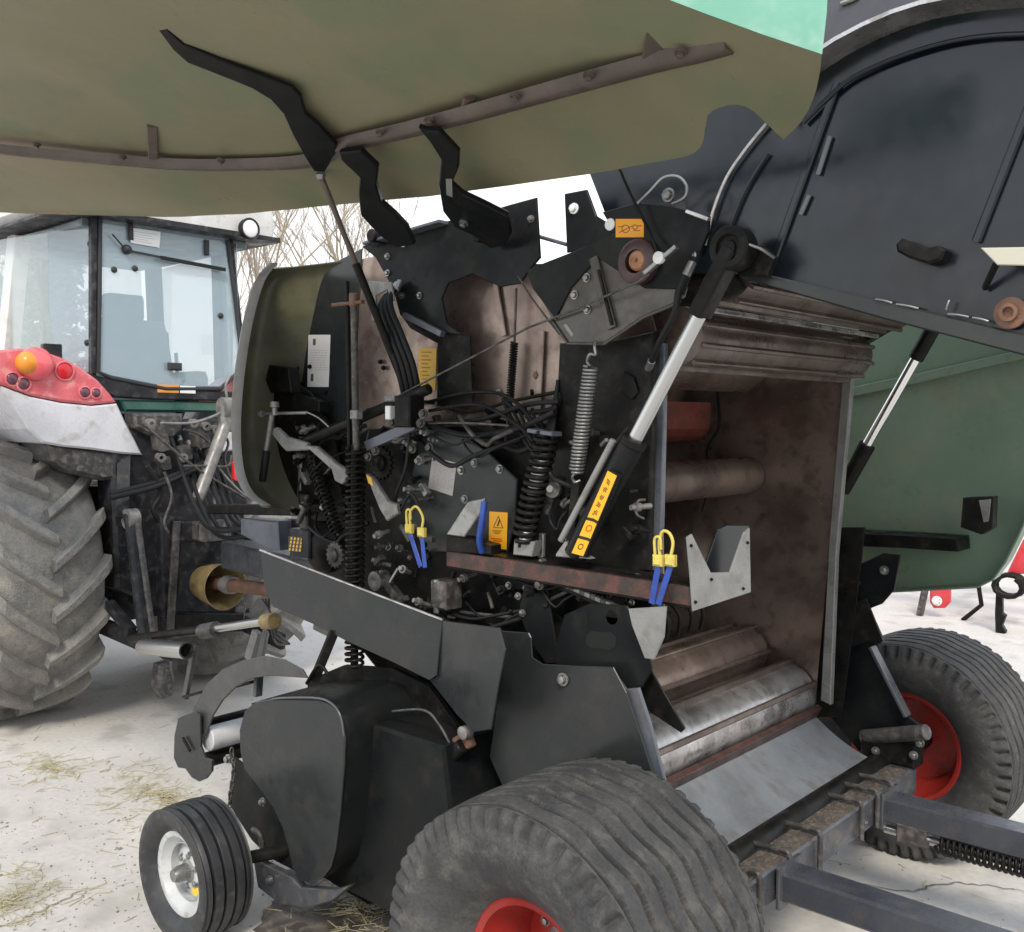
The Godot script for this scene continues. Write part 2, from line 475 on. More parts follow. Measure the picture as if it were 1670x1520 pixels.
	# weaker specular sheen for these materials
	for k in [["black_paint", .24], ["mech_black", .26], ["shield_paint", .42], ["navy_paint", .5], ["tractor_black", .3], ["rubber", .3], ["tyre_dusty", .25], ["hood_inner", .3], ["concrete", .2]]: M[k[0]].metallic_specular = k[1]
	make_prints()

func make_prints() -> void:
	var yellow := Color(.93, .67, .12)
	var ink := Color(.10, .08, .05)
	# narrow warning label: a pictogram frame, a flash and red lines below
	var a := Image.create(64, 128, false, Image.FORMAT_RGB8)
	a.fill(yellow)
	for i in 40:
		var t := i / 39.0
		a.fill_rect(Rect2i(int(32 - 16 * t), 14 + i, 2, 2), ink)
		a.fill_rect(Rect2i(int(32 + 16 * t), 14 + i, 2, 2), ink)
	a.fill_rect(Rect2i(16, 54, 33, 2), ink)
	for i in 12: a.fill_rect(Rect2i(34 - int(i * 0.6), 26 + i * 2, 5, 2), ink)
	for i in 5: a.fill_rect(Rect2i(12 + i * 2, 64 + i * 3, 34 - i * 4, 1), ink)
	for i in 4: a.fill_rect(Rect2i(10 + (i % 2) * 6, 92 + i * 7, 36 - i * 3, 4), Color(.80, .20, .08))
	printed("label_warning", a)
	# small square warning label: line drawing of parts
	var b := Image.create(96, 64, false, Image.FORMAT_RGB8)
	b.fill(Color(.90, .60, .07))
	for i in 60:
		var t := TAU * i / 60.0
		b.fill_rect(Rect2i(int(34 + 13 * cos(t)), int(34 + 13 * sin(t)), 2, 2), ink)
		b.fill_rect(Rect2i(int(66 + 8 * cos(t)), int(28 + 8 * sin(t)), 2, 2), ink)
	for i in 26: b.fill_rect(Rect2i(12 + i * 2, 46 - i, 3, 2), ink)
	b.fill_rect(Rect2i(60, 40, 24, 2), ink)
	b.fill_rect(Rect2i(8, 26, 20, 2), ink)
	b.fill_rect(Rect2i(76, 22, 12, 4), Color(.7, .12, .05))
	printed("label_square", b)
	# long strip with three fields and black bands
	var c := Image.create(32, 256, false, Image.FORMAT_RGB8)
	c.fill(Color(.94, .68, .10))
	for y0 in [142, 200]: c.fill_rect(Rect2i(0, y0, 32, 9), ink)
	for k in 5:
		for i in 12: c.fill_rect(Rect2i(8 + i, 20 + k * 24 + (i * 5 + k * 3) % 14, 3, 3), Color(.30, .18, .04))
	for i in 24:
		var t := TAU * i / 24.0
		c.fill_rect(Rect2i(int(15 + 7 * cos(t)), int(172 + 9 * sin(t)), 3, 3), Color(.75, .2, .05))
		c.fill_rect(Rect2i(int(15 + 6 * cos(t)), int(230 + 8 * sin(t)), 2, 3), ink)
	printed("label_strip", c)
	# white data label with small print
	var d := Image.create(64, 128, false, Image.FORMAT_RGB8)
	d.fill(Color(.90, .89, .88))
	d.fill_rect(Rect2i(14, 10, 8, 16), Color(.35, .35, .36))
	d.fill_rect(Rect2i(10, 96, 8, 18), Color(.35, .35, .36))
	rng.seed = 5
	for k in 16:
		var x := 8
		while x < 52:
			var l := rng.randi_range(3, 9)
			if k > 3 and k < 13: d.fill_rect(Rect2i(x, 14 + k * 6, l, 1), Color(.66, .66, .68))
			x += l + 3
	printed("label_white", d)
	var e := Image.create(64, 80, false, Image.FORMAT_RGB8)
	e.fill(Color(.66, .64, .62))
	e.fill_rect(Rect2i(3, 3, 6, 6), Color(.25, .25, .25))
	for k in 11:
		var x := 8
		while x < 54:
			var l := rng.randi_range(3, 10)
			e.fill_rect(Rect2i(x, 16 + k * 5, l, 1), Color(.46, .45, .45))
			x += l + 3
	printed("label_grey", e)
	# yellow and black hazard stripes
	var h := Image.create(48, 48, false, Image.FORMAT_RGB8)
	h.fill(Color(.10, .10, .09))
	for k in 4:
		for y in 48:
			h.fill_rect(Rect2i(2 + k * 12 + int((47 - y) * 0.18), y, 6, 1), Color(.93, .72, .22) if y % 12 > 2 else Color(.2, .18, .1))
	printed("label_hazard", h)
	var y := Image.create(32, 96, false, Image.FORMAT_RGB8)
	y.fill(Color(.88, .68, .18))
	for k in 9: y.fill_rect(Rect2i(6, 8 + k * 9, 18 - (k * 5) % 9, 2), Color(.42, .30, .08))
	printed("label_column", y)
	var p := Image.create(64, 40, false, Image.FORMAT_RGB8)
	p.fill(Color(.90, .90, .90))
	for k in 5: p.fill_rect(Rect2i(6, 8 + k * 6, 52 - (k * 13) % 20, 1), Color(.62, .62, .64))
	printed("label_cab", p)

# ================================================================ build
func _ready() -> void:
	set_view()
	rng.seed = 11
	# camera
	var cam := Camera3D.new()
	cam.name = "camera"
	cam.fov = rad_to_deg(2.0 * atan(760.0 / FOCAL))
	cam.near = 0.05
	cam.far = 400.0
	cam.transform = Transform3D(Basis(rt, upv, -fw), eye)
	add_child(cam)
	# sky and exposure
	var sky_mat := ProceduralSkyMaterial.new()
	sky_mat.sky_top_color = Color(.80, .84, .90)
	sky_mat.sky_horizon_color = Color(.98, .98, .97)
	sky_mat.sky_curve = 0.25
	sky_mat.ground_horizon_color = Color(.75, .74, .72)
	sky_mat.ground_bottom_color = Color(.45, .44, .42)
	sky_mat.sun_angle_max = 1.0
	var sky := Sky.new()
	sky.sky_material = sky_mat
	var env := Environment.new()
	env.background_mode = Environment.BG_SKY
	env.sky = sky
	env.background_energy_multiplier = 1.0
	env.tonemap_mode = Environment.TONE_MAPPER_LINEAR
	env.tonemap_exposure = 1.9
	env.sdfgi_enabled = true
	env.ssao_enabled = true
	env.ssil_enabled = true
	var we := WorldEnvironment.new()
	we.name = "environment"
	we.environment = env
	add_child(we)
	# soft sun through thin cloud, high behind the camera
	var sun := DirectionalLight3D.new()
	sun.name = "sun"
	sun.light_energy = 0.5
	sun.light_angular_distance = 14.0
	sun.light_color = Color(1.0, .97, .92)
	sun.shadow_enabled = true
	add_child(sun)
	sun.look_at_from_position(Vector3(4.6, 7.0, 5.4), Vector3.ZERO)
	make_materials()
	build_ground()
	build_baler()
	build_tractor()
	build_surroundings()

# ---------------------------------------------------------------- ground
func build_ground() -> void:
	var b := MB.new()
	b.quad(Vector3(-160, 0, -160), Vector3(160, 0, -160), Vector3(160, 0, 160), Vector3(-160, 0, 160), Vector3.UP)
	var g := solo("ground", b, M.concrete, "", "", "structure")
	g.set_meta("label", "pale concrete yard with scattered hay and dirt")
	rng.seed = 90
	var lines := [[-60, 1535, 60, 1488, 140, 1448], [1400, 1440, 1480, 1452, 1560, 1440, 1670, 1452]]
	for l in lines:
		var b2 := MB.new()
		var pts := []
		for i in range(0, l.size(), 2): pts.append(pyy(l[i], l[i + 1], .004))
		pts = curve(pts, 12)
		for i in pts.size(): pts[i] += Vector3(rng.randf_range(-1, 1), 0, rng.randf_range(-1, 1)) * .012
		for i in pts.size() - 1:
			var d: Vector3 = (pts[i + 1] - pts[i]).normalized().cross(Vector3.UP)
			var w0 := .0015 + .004 * absf(sin(i * 1.7)) * sin(PI * i / (pts.size() - 1))
			var w1 := .0015 + .004 * absf(sin((i + 1) * 1.7)) * sin(PI * (i + 1) / (pts.size() - 1))
			b2.quad(pts[i] - d * w0, pts[i] + d * w0, pts[i + 1] + d * w1, pts[i + 1] - d * w1, Vector3.UP)
		part(g, "crack", b2, M.crack_dirt)
	# grit and small stones
	var stone := MB.new().lathe(Vector3(0, -.3, 0), Vector3.UP, [Vector2(0, .5), Vector2(.35, .62), Vector2(.75, .4), Vector2(.9, 0)], 6).mesh()
	var mm := MultiMesh.new()
	mm.transform_format = MultiMesh.TRANSFORM_3D
	mm.mesh = stone
	mm.instance_count = 2600
	for i in 2600:
		var at := Vector3(rng.randf_range(-5.0, 2.5), .001, rng.randf_range(-5.0, 3.0))
		if i % 2: at = Vector3(rng.randfn(-2.0, .8), .001, rng.randfn(1.5, .5))
		var sz := rng.randf_range(.0015, .006) * (1.0 + 1.6 * pow(rng.randf(), 8))
		mm.set_instance_transform(i, Transform3D(Basis(Vector3.UP, rng.randf() * TAU) * Basis.from_scale(Vector3(sz * rng.randf_range(.8, 1.6), sz * .7, sz)), at))
	var o := MultiMeshInstance3D.new()
	o.name = "grit"
	o.multimesh = mm
	o.material_override = M.pebble
	add_child(o)
	o.set_meta("kind", "stuff")
	o.set_meta("label", "fine grit and small stones strewn over the concrete")
	o.set_meta("category", "grit")

# ---------------------------------------------------------------- wheels
# implement tyre with wavy ribs; axis along z, centre at the origin, width w
func rib_tyre(r: float, rim: float, w: float, ribs: int, wave: float, waves: int, shoulder: int) -> Mesh:
	var b := MB.new()
	var rows := []
	var around := 320
	var hw := w * 0.5
	# profile across: side (rim to shoulder), tread, other side
	var prof := []
	var side := [[0.0, .62], [.06, .70], [.2, .84], [.4, .95], [.58, 1.0], [.70, .998], [.76, .995], [.80, .992], [.84, .988], [.88, .98], [.92, .965], [.96, .94]]
	for s in side: prof.append([-s[1], rim + (r - rim) * s[0], 0.0, s[0]])
	var tn := 170
	for i in tn + 1:
		var t := -0.9 + 1.8 * i / tn
		prof.append([t, r - 0.016 * t * t * t * t, 1.0, t])
	for i in range(side.size() - 1, -1, -1): prof.append([side[i][1], rim + (r - rim) * side[i][0], 0.0, side[i][0]])
	for p in prof:
		var line := []
		for k in around + 1:
			var a := TAU * (k % around) / around
			var rr: float = p[1]
			var zz: float = p[0] * hw
			if p[2] > 0.5:
				var t: float = p[3]
				if ribs > 0:
					var u := (t + wave * sin(a * waves) * (1.0 - 0.3 * absf(t))) * ribs * 0.5 / 0.86
					var f := absf(fposmod(u, 1.0) - 0.5)
					if absf(t) < 0.86: rr -= 0.022 * (1.0 - smoothstep(0.10, 0.135, f))
			elif shoulder > 0 and p[3] > 0.70 and p[3] < 0.97:
				var f := fposmod(a * shoulder / TAU, 1.0)
				var cut := smoothstep(0.52, 0.62, f) * (1.0 - smoothstep(0.86, 0.96, f))
				var edge := smoothstep(0.70, 0.84, p[3])
				rr -= 0.012 * cut * edge
				zz -= signf(zz) * 0.016 * cut * edge
			line.append(Vector3(cos(a) * rr, sin(a) * rr, zz))
		rows.append(line)
	b.grid(rows, false)
	return b.mesh()
func rim_mesh(r: float, w: float, dish: float) -> Mesh:
	var b := MB.new()
	var h := w * 0.5
	b.lathe(Vector3(0, 0, 0), Vector3.BACK, [Vector2(h * .60, r + .012), Vector2(h * .66, r + .018), Vector2(h * .70, r + .008), Vector2(h * .66, r - .006), Vector2(h * .45, r - .018), Vector2(h * .30, r - .030),
		Vector2(dish + .03, r - .035), Vector2(dish, r * .78), Vector2(dish + .012, r * .55), Vector2(dish + .02, r * .40), Vector2(dish + .02, 0)], 48)
	b.lathe(Vector3(0, 0, 0), Vector3.BACK, [Vector2(dish - .008, 0), Vector2(dish - .008, r * .8), Vector2(-h * .3, r - .035), Vector2(-h * .45, r - .018), Vector2(-h * .66, r - .006), Vector2(-h * .70, r + .008), Vector2(-h * .66, r + .018), Vector2(-h * .60, r + .012)], 48)
	return b.mesh()
func wheel(parent: Node3D, called: String, at: Vector3, flip: bool, tyre: Mesh, tm: Material, rim: Mesh, rm: Material, dish: float, rr: float, turn := 0.0) -> MeshInstance3D:
	var w := MeshInstance3D.new()
	w.name = called
	w.mesh = rim
	w.material_override = rm
	parent.add_child(w, true)
	w.position = at - parent.position
	if flip: w.rotation.y = PI
	w.rotate_z(turn)
	var t := MeshInstance3D.new()
	t.name = "tyre"
	t.mesh = tyre
	t.material_override = tm
	w.add_child(t, true)
	if not shared.has("hub%f" % rr):
		var b := MB.new()
		b.lathe(Vector3(0, 0, dish), Vector3.BACK, [Vector2(0, rr * .42), Vector2(.02, rr * .40), Vector2(.025, rr * .28), Vector2(.06, rr * .26), Vector2(.075, rr * .2), Vector2(.078, 0)], 20)
		shared["hub%f" % rr] = b.mesh()
	var h := MeshInstance3D.new()
	h.name = "hub"
	h.mesh = shared["hub%f" % rr]
	h.material_override = M.zinc
	w.add_child(h, true)
	for k in 6:
		var n := MeshInstance3D.new()
		n.name = "wheel_nut"
		n.mesh = bolt_mesh(.010)
		n.material_override = M.zinc
		w.add_child(n, true)
		n.position = Vector3(cos(TAU * k / 6), sin(TAU * k / 6), 0) * rr * .52 + Vector3(0, 0, dish + .016)
	return w

# a steel roller along z with lengthwise ribs
func roller(parent: Node3D, called: String, c: Vector2, r: float, z0: float, z1: float, m: Material, ribs := 8, rib := 0.012, turn := 0.0, rib_mat: Material = null) -> MeshInstance3D:
	var b := MB.new()
	b.lathe(Vector3(c.x, c.y, z0), Vector3.BACK, [Vector2(0, 0), Vector2(0, r), Vector2(z1 - z0, r), Vector2(z1 - z0, 0)], 40)
	var o := part(parent, called, b, m)
	for k in ribs:
		var a := turn + TAU * k / ribs
		var d := Vector3(cos(a), sin(a), 0)
		var p := Vector3(c.x, c.y, 0) + d * (r + rib * .4)
		part(o, "rib", MB.new().bar(p + Vector3(0, 0, z0 + .004), p + Vector3(0, 0, z1 - .004), rib * 1.1, rib * 1.4, d, .003), rib_mat if rib_mat else m)
	return o

# ---------------------------------------------------------------- baler
func build_baler() -> void:
	var B := thing("round_baler", "black and green round baler with raised tailgate and lifted side hood, hitched behind the tractor", "baler")
	baler_running_gear(B)
	baler_chamber(B)
	baler_tailgate(B)
	baler_hood(B)
	baler_side(B)
	baler_mechanism(B)
	baler_fittings(B)
	baler_front(B)
	baler_pickup(B)

func baler_running_gear(B: Node3D) -> void:
	var tyre := rib_tyre(.425, .180, .48, 7, .034, 15, 54)
	var tyre2 := rib_tyre(.425, .215, .48, 7, .034, 15, 54)
	var rim := rim_mesh(.172, .46, .0)
	var rim2 := rim_mesh(.207, .46, .03)
	wheel(B, "wheel", Vector3(-.13, .421, 1.115), false, tyre, M.tyre_dusty, rim, M.rim_red, .0, .18, .3)
	wheel(B, "wheel", Vector3(-.10, .421, -1.115), true, tyre2, M.tyre_dusty, rim2, M.rim_red, .03, .2, 1.1)
	# axle and mounts
	part(B, "axle", MB.new().rod(Vector3(-.08, .433, -1.1), Vector3(-.08, .433, 1.1), .045, 20), M.mech_black)
	var m := MB.new().prism(zq(-.72, [1365, 985, 1420, 1000, 1440, 1045, 1425, 1056, 1478, 1166, 1502, 1184, 1490, 1215, 1400, 1225, 1345, 1160, 1350, 1060]), Vector3.BACK, .02, .003)
	var mount := part(B, "wheel_mount", m, M.black_paint)
	part(mount, "edge_flange", MB.new().bar(pz(1422, 1054, -.70), pz(1480, 1168, -.70), .05, .012, Vector3.UP), M.beam_paint)
	part(B, "wheel_mount", MB.new().prism([Vector3(-.32, .75, .82), Vector3(-.02, .75, .82), Vector3(.06, .40, .82), Vector3(-.2, .36, .82)], Vector3.BACK, .02, .003), M.black_paint)
	part(B, "stub_axle", MB.new().rod(pz(1408, 1202, -.68), pz(1512, 1194, -.62), .028), M.muddy_metal)
	part(B, "axle_clamp", MB.new().box(pz(1455, 1220, -.7), Vector3.RIGHT, Vector3.UP, Vector3(.2, .09, .1), .006), M.mech_black)
	plate(B, "dark_fill_plate", M.mech_black, -.655, [1345, 860, 1410, 860, 1395, 1000, 1372, 1170, 1330, 1170], .01)  # black plate added to paint the gap behind the wall edge dark
	bolts(B, .011, M.zinc, -.64, [1428, 1225, 1490, 1232, 1500, 1212])
	# square cross beam with its dirty top, clamps
	part(B, "cross_beam", MB.new().box(Vector3(-.005, .395, -.02), Vector3.BACK, Vector3.UP, Vector3(1.36, .105, .10), .008), M.beam_paint)
	var dirt := part(B, "dirt_layer", dirt_strip(Vector3(-.005, .4485, -.62), Vector3(-.005, .4485, .6), .045), M.beam_dirty, "dry chaff and dirt lying on the beam")
	dirt.set_meta("kind", "stuff")
	for z in [-.42, -.30, -.17, .14, .34, .52]:
		var c := MB.new()
		c.tube(curve([Vector3(-.075, .462, z), Vector3(.03, .470, z), Vector3(.056, .458, z), Vector3(.058, .40, z), Vector3(.058, .345, z)], 5), .009, 8)
		part(B, "clamp", c, M.muddy_metal)
	# smooth chute plate under the roller
	var rows := []
	for i in 9:
		var t := i / 8.0
		var p := Vector2(-.315, .590).lerp(Vector2(-.062, .462), t) + Vector2(-.0, -.018 * sin(t * PI))
		var line := []
		for k in 2: line.append(Vector3(p.x, p.y, -.6 + 1.2 * k))
		rows.append(line)
	part(B, "chute_plate", MB.new().shell(rows, .006, false), M.plate_steel)
	part(B, "chute_edge", MB.new().bar(Vector3(-.057, .457, -.6), Vector3(-.057, .457, .6), .016, .014), M.beam_dirty)
	# push bars reaching rearwards
	for z in [-.385, .36]:
		var bar := part(B, "push_bar", MB.new().box(Vector3(.75, .395, z), Vector3.RIGHT, Vector3.UP, Vector3(1.38, .085, .10), .008), M.bar_paint)
		part(bar, "end_plate", MB.new().box(Vector3(.065, .395, z), Vector3.RIGHT, Vector3.UP, Vector3(.012, .12, .14), .003), M.beam_paint)
	part(B, "push_spring", MB.new().helix(Vector3(.24, .325, -.36), Vector3(1.1, .325, -.36), .030, .0065, 46), M.mech_black)
	part(B, "spring_guide", MB.new().rod(Vector3(.06, .325, -.36), Vector3(1.2, .325, -.36), .015), M.rod_steel)
	part(B, "spring_bracket", MB.new().box(Vector3(.16, .335, -.36), Vector3.RIGHT, Vector3.UP, Vector3(.1, .06, .06), .004), M.muddy_metal)

func dirt_strip(a: Vector3, b: Vector3, half: float) -> MB:
	var rows := []
	var nz := FastNoiseLite.new()
	nz.frequency = 9.0
	for i in 81:
		var line := []
		var c := a.lerp(b, i / 80.0)
		for k in 13:
			var t := k / 6.0 - 1.0
			var h := maxf(0.0, nz.get_noise_2d(i * .05, t * .3) + .2) * .007 * (1.0 - t * t)
			line.append(c + Vector3(t * half, h, 0))
		rows.append(line)
	return MB.new().grid(rows, false)

func baler_chamber(B: Node3D) -> void:
	# far side wall and its rear edge flange
	var far := MB.new().prism([Vector3(-1.85, .75, -.6), Vector3(-.31, .62, -.6), Vector3(-.20, 1.96, -.6), Vector3(-.35, 2.10, -.6), Vector3(-.9, 2.17, -.6), Vector3(-1.5, 2.12, -.6), Vector3(-1.9, 1.8, -.6)], Vector3.BACK, .006, .001)
	part(B, "chamber_wall", far, M.wall_steel, "brown worn inner face of the far chamber wall")
	part(B, "wall_edge", MB.new().prism(zq(-.590, [1376, 585, 1392, 583, 1364, 900, 1354, 1150, 1338, 1142, 1352, 880]), Vector3.BACK, .03, .003), M.tab_grey)
	# near side wall: worn steel, front part painted
	plate(B, "chamber_wall", M.wall_steel, .606, [545, 432, 640, 412, 760, 420, 850, 430, 950, 430, 1055, 480, 1075, 560, 1083, 1000, 1030, 1020, 780, 1010, 600, 1000, 540, 900, 528, 700], .006, .001, "worn bare steel side wall with rust stains")
	plate(B, "front_side_plate", M.shield_paint, .612, [590, 405, 545, 428, 520, 448, 505, 480, 490, 540, 474, 600, 462, 660, 475, 760, 520, 880, 575, 900, 575, 700, 583, 520], .006)
	plate(B, "rear_post", M.blue_grey, .62, [1066, 560, 1084, 560, 1082, 690, 1078, 860, 1064, 930, 1050, 930, 1056, 860, 1066, 690], .02, .003)
	# closed dark inside: front skin following the circle, floor
	var rows := []
	for i in 25:
		var a := lerpf(1.35, 4.35, i / 24.0)
		rows.append([Vector3(-1.0 + cos(a) * .86, 1.42 + sin(a) * .74, -.6), Vector3(-1.0 + cos(a) * .86, 1.42 + sin(a) * .74, .6)])
	part(B, "chamber_skin", MB.new().shell(rows, .006, true), M.mech_black)
	# rollers round the fixed chamber
	var ring := [[-.185, 1.955, .085, 10], [-.03, 2.125, .085, 10], [-.43, 2.04, .080, 8], [-.68, 2.06, .080, 8], [-.95, 2.07, .080, 8], [-1.2, 2.04, .080, 8], [-1.44, 1.96, .080, 8], [-1.6, 1.84, .085, 8], [-1.68, 1.6, .085, 8], [-1.65, 1.34, .085, 8], [-1.52, 1.12, .085, 8]]
	for k in ring.size():
		var q: Array = ring[k]
		roller(B, "roller", Vector2(q[0], q[1]), q[2], -.585, .585, M.roller_steel, q[3], .013, .3 + k * .37)
	part(B, "scraper_bar", MB.new().bar(Vector3(-.082, 2.022, -.58), Vector3(-.082, 2.022, .6), .012, .016, Vector3.UP), M.bright_steel)
	# smooth roller and red cross beam deeper inside
	part(B, "smooth_roller", MB.new().rod(Vector3(-.60, 1.50, -.594), Vector3(-.60, 1.50, .59), .072, 36), M.wall_steel)
	part(B, "smooth_roller", MB.new().rod(Vector3(-.62, 1.93, -.59), Vector3(-.62, 1.93, .59), .10, 36), M.wall_steel)
	var red := []
	for i in 9:
		var a := PI + PI * i / 8.0
		red.append(Vector3(-.80 + cos(a) * .085, 1.72 + sin(a) * .09, .5))
	red.append(Vector3(-.715, 1.79, .5))
	red.append(Vector3(-.885, 1.79, .5))
	part(B, "cross_trough", MB.new().prism(red, Vector3.BACK, 1.0, .003), M.red_oxide)
	hose(B, "cable", M.rubber, .006, [Vector3(-.72, 1.86, -.55), Vector3(-.69, 1.70, -.52), Vector3(-.70, 1.60, -.45), Vector3(-.68, 1.45, -.42), Vector3(-.69, 1.36, -.40)])
	# hooked latch at the far upper corner
	part(B, "latch_hook", MB.new().prism(zq(-.56, [1310, 548, 1340, 540, 1400, 572, 1408, 590, 1372, 584, 1340, 592, 1322, 600, 1312, 575]), Vector3.BACK, .05, .006), M.mech_black)
	part(B, "latch_arm", MB.new().bar(pz(1375, 570, -.62), pz(1460, 520, -.62), .06, .05), M.mech_black)
	# bottom roller with proud ribs
	var br := roller(B, "discharge_roller", Vector2(-.415, .665), .112, -.59, .59, M.bright_steel, 6, .018, .42, M.roller_steel)
	br.set_meta("label", "bright worn steel discharge roller above the chute plate")
	part(B, "scraper_plate", MB.new().bar(Vector3(-.30, .605, -.6), Vector3(-.30, .605, .6), .022, .05, Vector3(.6, 1, 0)), M.rust_red)
	roller(B, "roller", Vector2(-.60, .80), .10, -.585, .585, M.wall_steel, 6, .014, .1)
	part(B, "chamber_floor", MB.new().box(Vector3(-1.1, .72, 0), Vector3.RIGHT, Vector3.UP, Vector3(1.2, .01, 1.18), .002), M.mech_black)
	# feeder fingers showing between the wall and the black guard
	for k in 6:
		var zz := .28 - k * .075
		part(B, "feeder_finger", MB.new().tube(curve([Vector3(-.62, 1.10, zz), Vector3(-.55, 1.09, zz), Vector3(-.50, 1.04, zz), Vector3(-.51, .97, zz)], 4), .008, 6), M.mech_black)

func baler_tailgate(B: Node3D) -> void:
	var T := plate(B, "tailgate", M.navy_paint, .625, [958, 275, 985, 345, 1060, 420, 1130, 446, 1205, 448, 1440, 513, 1670, 574, 1760, 596, 1800, 420, 1790, 250, 1740, 80, 1670, 12, 1560, -40, 1420, -60, 1250, -20, 1090, 60, 990, 160], .012, .002, "raised dark tailgate side plate")
	# arc rim and the greyer plate outside it
	var arc := zq(.625, [1300, 152, 1340, 117, 1385, 88, 1430, 65, 1475, 46, 1520, 32, 1565, 23, 1610, 17, 1670, 13, 1740, 16, 1800, 26])
	var outer := zq(.70, [1800, 26, 1800, -260, 1250, -260, 1225, 60, 1262, 190])
	var arc2 := []
	for p in arc: arc2.append(p + Vector3(0, .008, .075))
	var rim_rows := []
	for p in arc: rim_rows.append([p + Vector3(0, 0, -.004), p + Vector3(0, .008, .082)])
	part(T, "arc_rim", MB.new().shell(rim_rows, .010, true), M.bright_steel)
	var ol := []
	for p in arc2: ol.append(p + Vector3(0, .003, 0))
	for p in outer: ol.append(Vector3(p.x, p.y, arc2[0].z))
	part(T, "outer_plate", MB.new().prism(ol, Vector3.BACK, .010, .001), M.tail_grey)
	var inner_arc := []
	for p in zq(.640, [1310, 200, 1372, 140, 1420, 112, 1480, 88, 1550, 68, 1620, 58, 1700, 55]): inner_arc.append(p)
	part(T, "inner_arc", MB.new().tube(curve(inner_arc, 5), .006, 6), M.navy_paint)
	# folded seams and ribs on the plate
	part(T, "seam", MB.new().bar(pz(1366, 135, .632), pz(1264, 420, .632), .02, .014, Vector3.BACK, .004), M.navy_paint)
	part(T, "seam", MB.new().bar(pz(1680, 170, .632), pz(1592, 395, .632), .02, .014, Vector3.BACK, .004), M.navy_paint)
	part(T, "edge_strip", MB.new().tube(curve(zq(.640, [1250, 202, 1215, 245, 1185, 290, 1163, 345, 1150, 400]), 5), .005, 6), M.bright_steel)  # bright steel strip drawn as the highlight along the plate edge
	part(T, "edge_strip", MB.new().tube(curve(zq(.636, [1252, 250, 1215, 310, 1190, 370]), 5), .005, 6), M.navy_paint)
	for a in [[1354, 222, 1334, 285], [1320, 318, 1306, 350]]: part(T, "rivet_strip", MB.new().bar(pz(a[0], a[1], .634), pz(a[2], a[3], .634), .012, .008, Vector3.BACK), M.tail_grey)
	# lower flange, weld marks, handle, tab, boss
	part(T, "lower_flange", MB.new().prism(zq(.650, [1208, 438, 1440, 490, 1670, 545, 1760, 566, 1760, 602, 1670, 580, 1440, 520, 1208, 454]), Vector3.BACK, .03, .004), M.shield_paint)
	for a in [[1428, 488, 1455, 494], [1462, 496, 1498, 503], [1546, 512, 1580, 517], [1586, 518, 1612, 524], [1543, 505, 1548, 490]]: part(T, "weld_bead", MB.new().tube(curve([pz(a[0], a[1], .652), pz((a[0] + a[2]) * .5, (a[1] + a[3]) * .5 - 1, .655), pz(a[2], a[3], .652)], 4), .0026, 6), M.zinc)
	var hnd := MB.new().prism(zq(.675, [1460, 398, 1470, 388, 1492, 396, 1512, 404, 1530, 400, 1541, 408, 1534, 424, 1512, 430, 1480, 420, 1462, 410]), Vector3.BACK, .05, .006)
	part(T, "latch_handle", hnd, M.mech_black)
	part(T, "corner_tab", MB.new().prism(zq(.72, [1599, 404, 1720, 402, 1720, 434, 1626, 432]), Vector3.BACK, .008, .002), M.cream)
	part(T, "tab_post", MB.new().bar(pz(1625, 430, .70), pz(1606, 470, .64), .012, .012), M.mech_black)
	part(T, "pivot_boss", MB.new().lathe(pz(1650, 511, .64), Vector3.BACK, [Vector2(0, .034), Vector2(.012, .034), Vector2(.016, .028), Vector2(.016, .020), Vector2(.03, .019), Vector2(.03, .012), Vector2(.020, .010), Vector2(.020, 0)], 24), M.rusty)
	part(T, "vent_mark", MB.new().tube(zq(.705, [1372, 6, 1388, 0, 1400, -6]), .006, 6), M.bright_steel)
	# far side plate, top skin and rollers
	part(T, "far_plate", MB.new().prism([Vector3(-.4, 2.42, -.62), Vector3(-.11, 2.13, -.62), Vector3(.72, 1.87, -.62), Vector3(1.0, 2.2, -.62), Vector3(.9, 2.8, -.62), Vector3(.3, 2.95, -.62), Vector3(-.25, 2.75, -.62)], Vector3.BACK, .012, .002), M.navy_paint)
	var rows := []
	for i in 17:
		var a := lerpf(-.55, 3.3, i / 16.0)
		rows.append([Vector3(.35 + cos(a) * .72, 2.36 + sin(a) * .56, -.62), Vector3(.35 + cos(a) * .72, 2.36 + sin(a) * .56, .60)])
	part(T, "outer_skin", MB.new().shell(rows, .008, true), M.tail_grey)
	for q in [[.16, 2.09], [.36, 2.06], [.56, 2.0], [.72, 2.06]]:
		part(T, "tail_roller", MB.new().rod(Vector3(q[0], q[1] + .06, -.6), Vector3(q[0], q[1] + .06, .60), .085, 30), M.roller_steel)

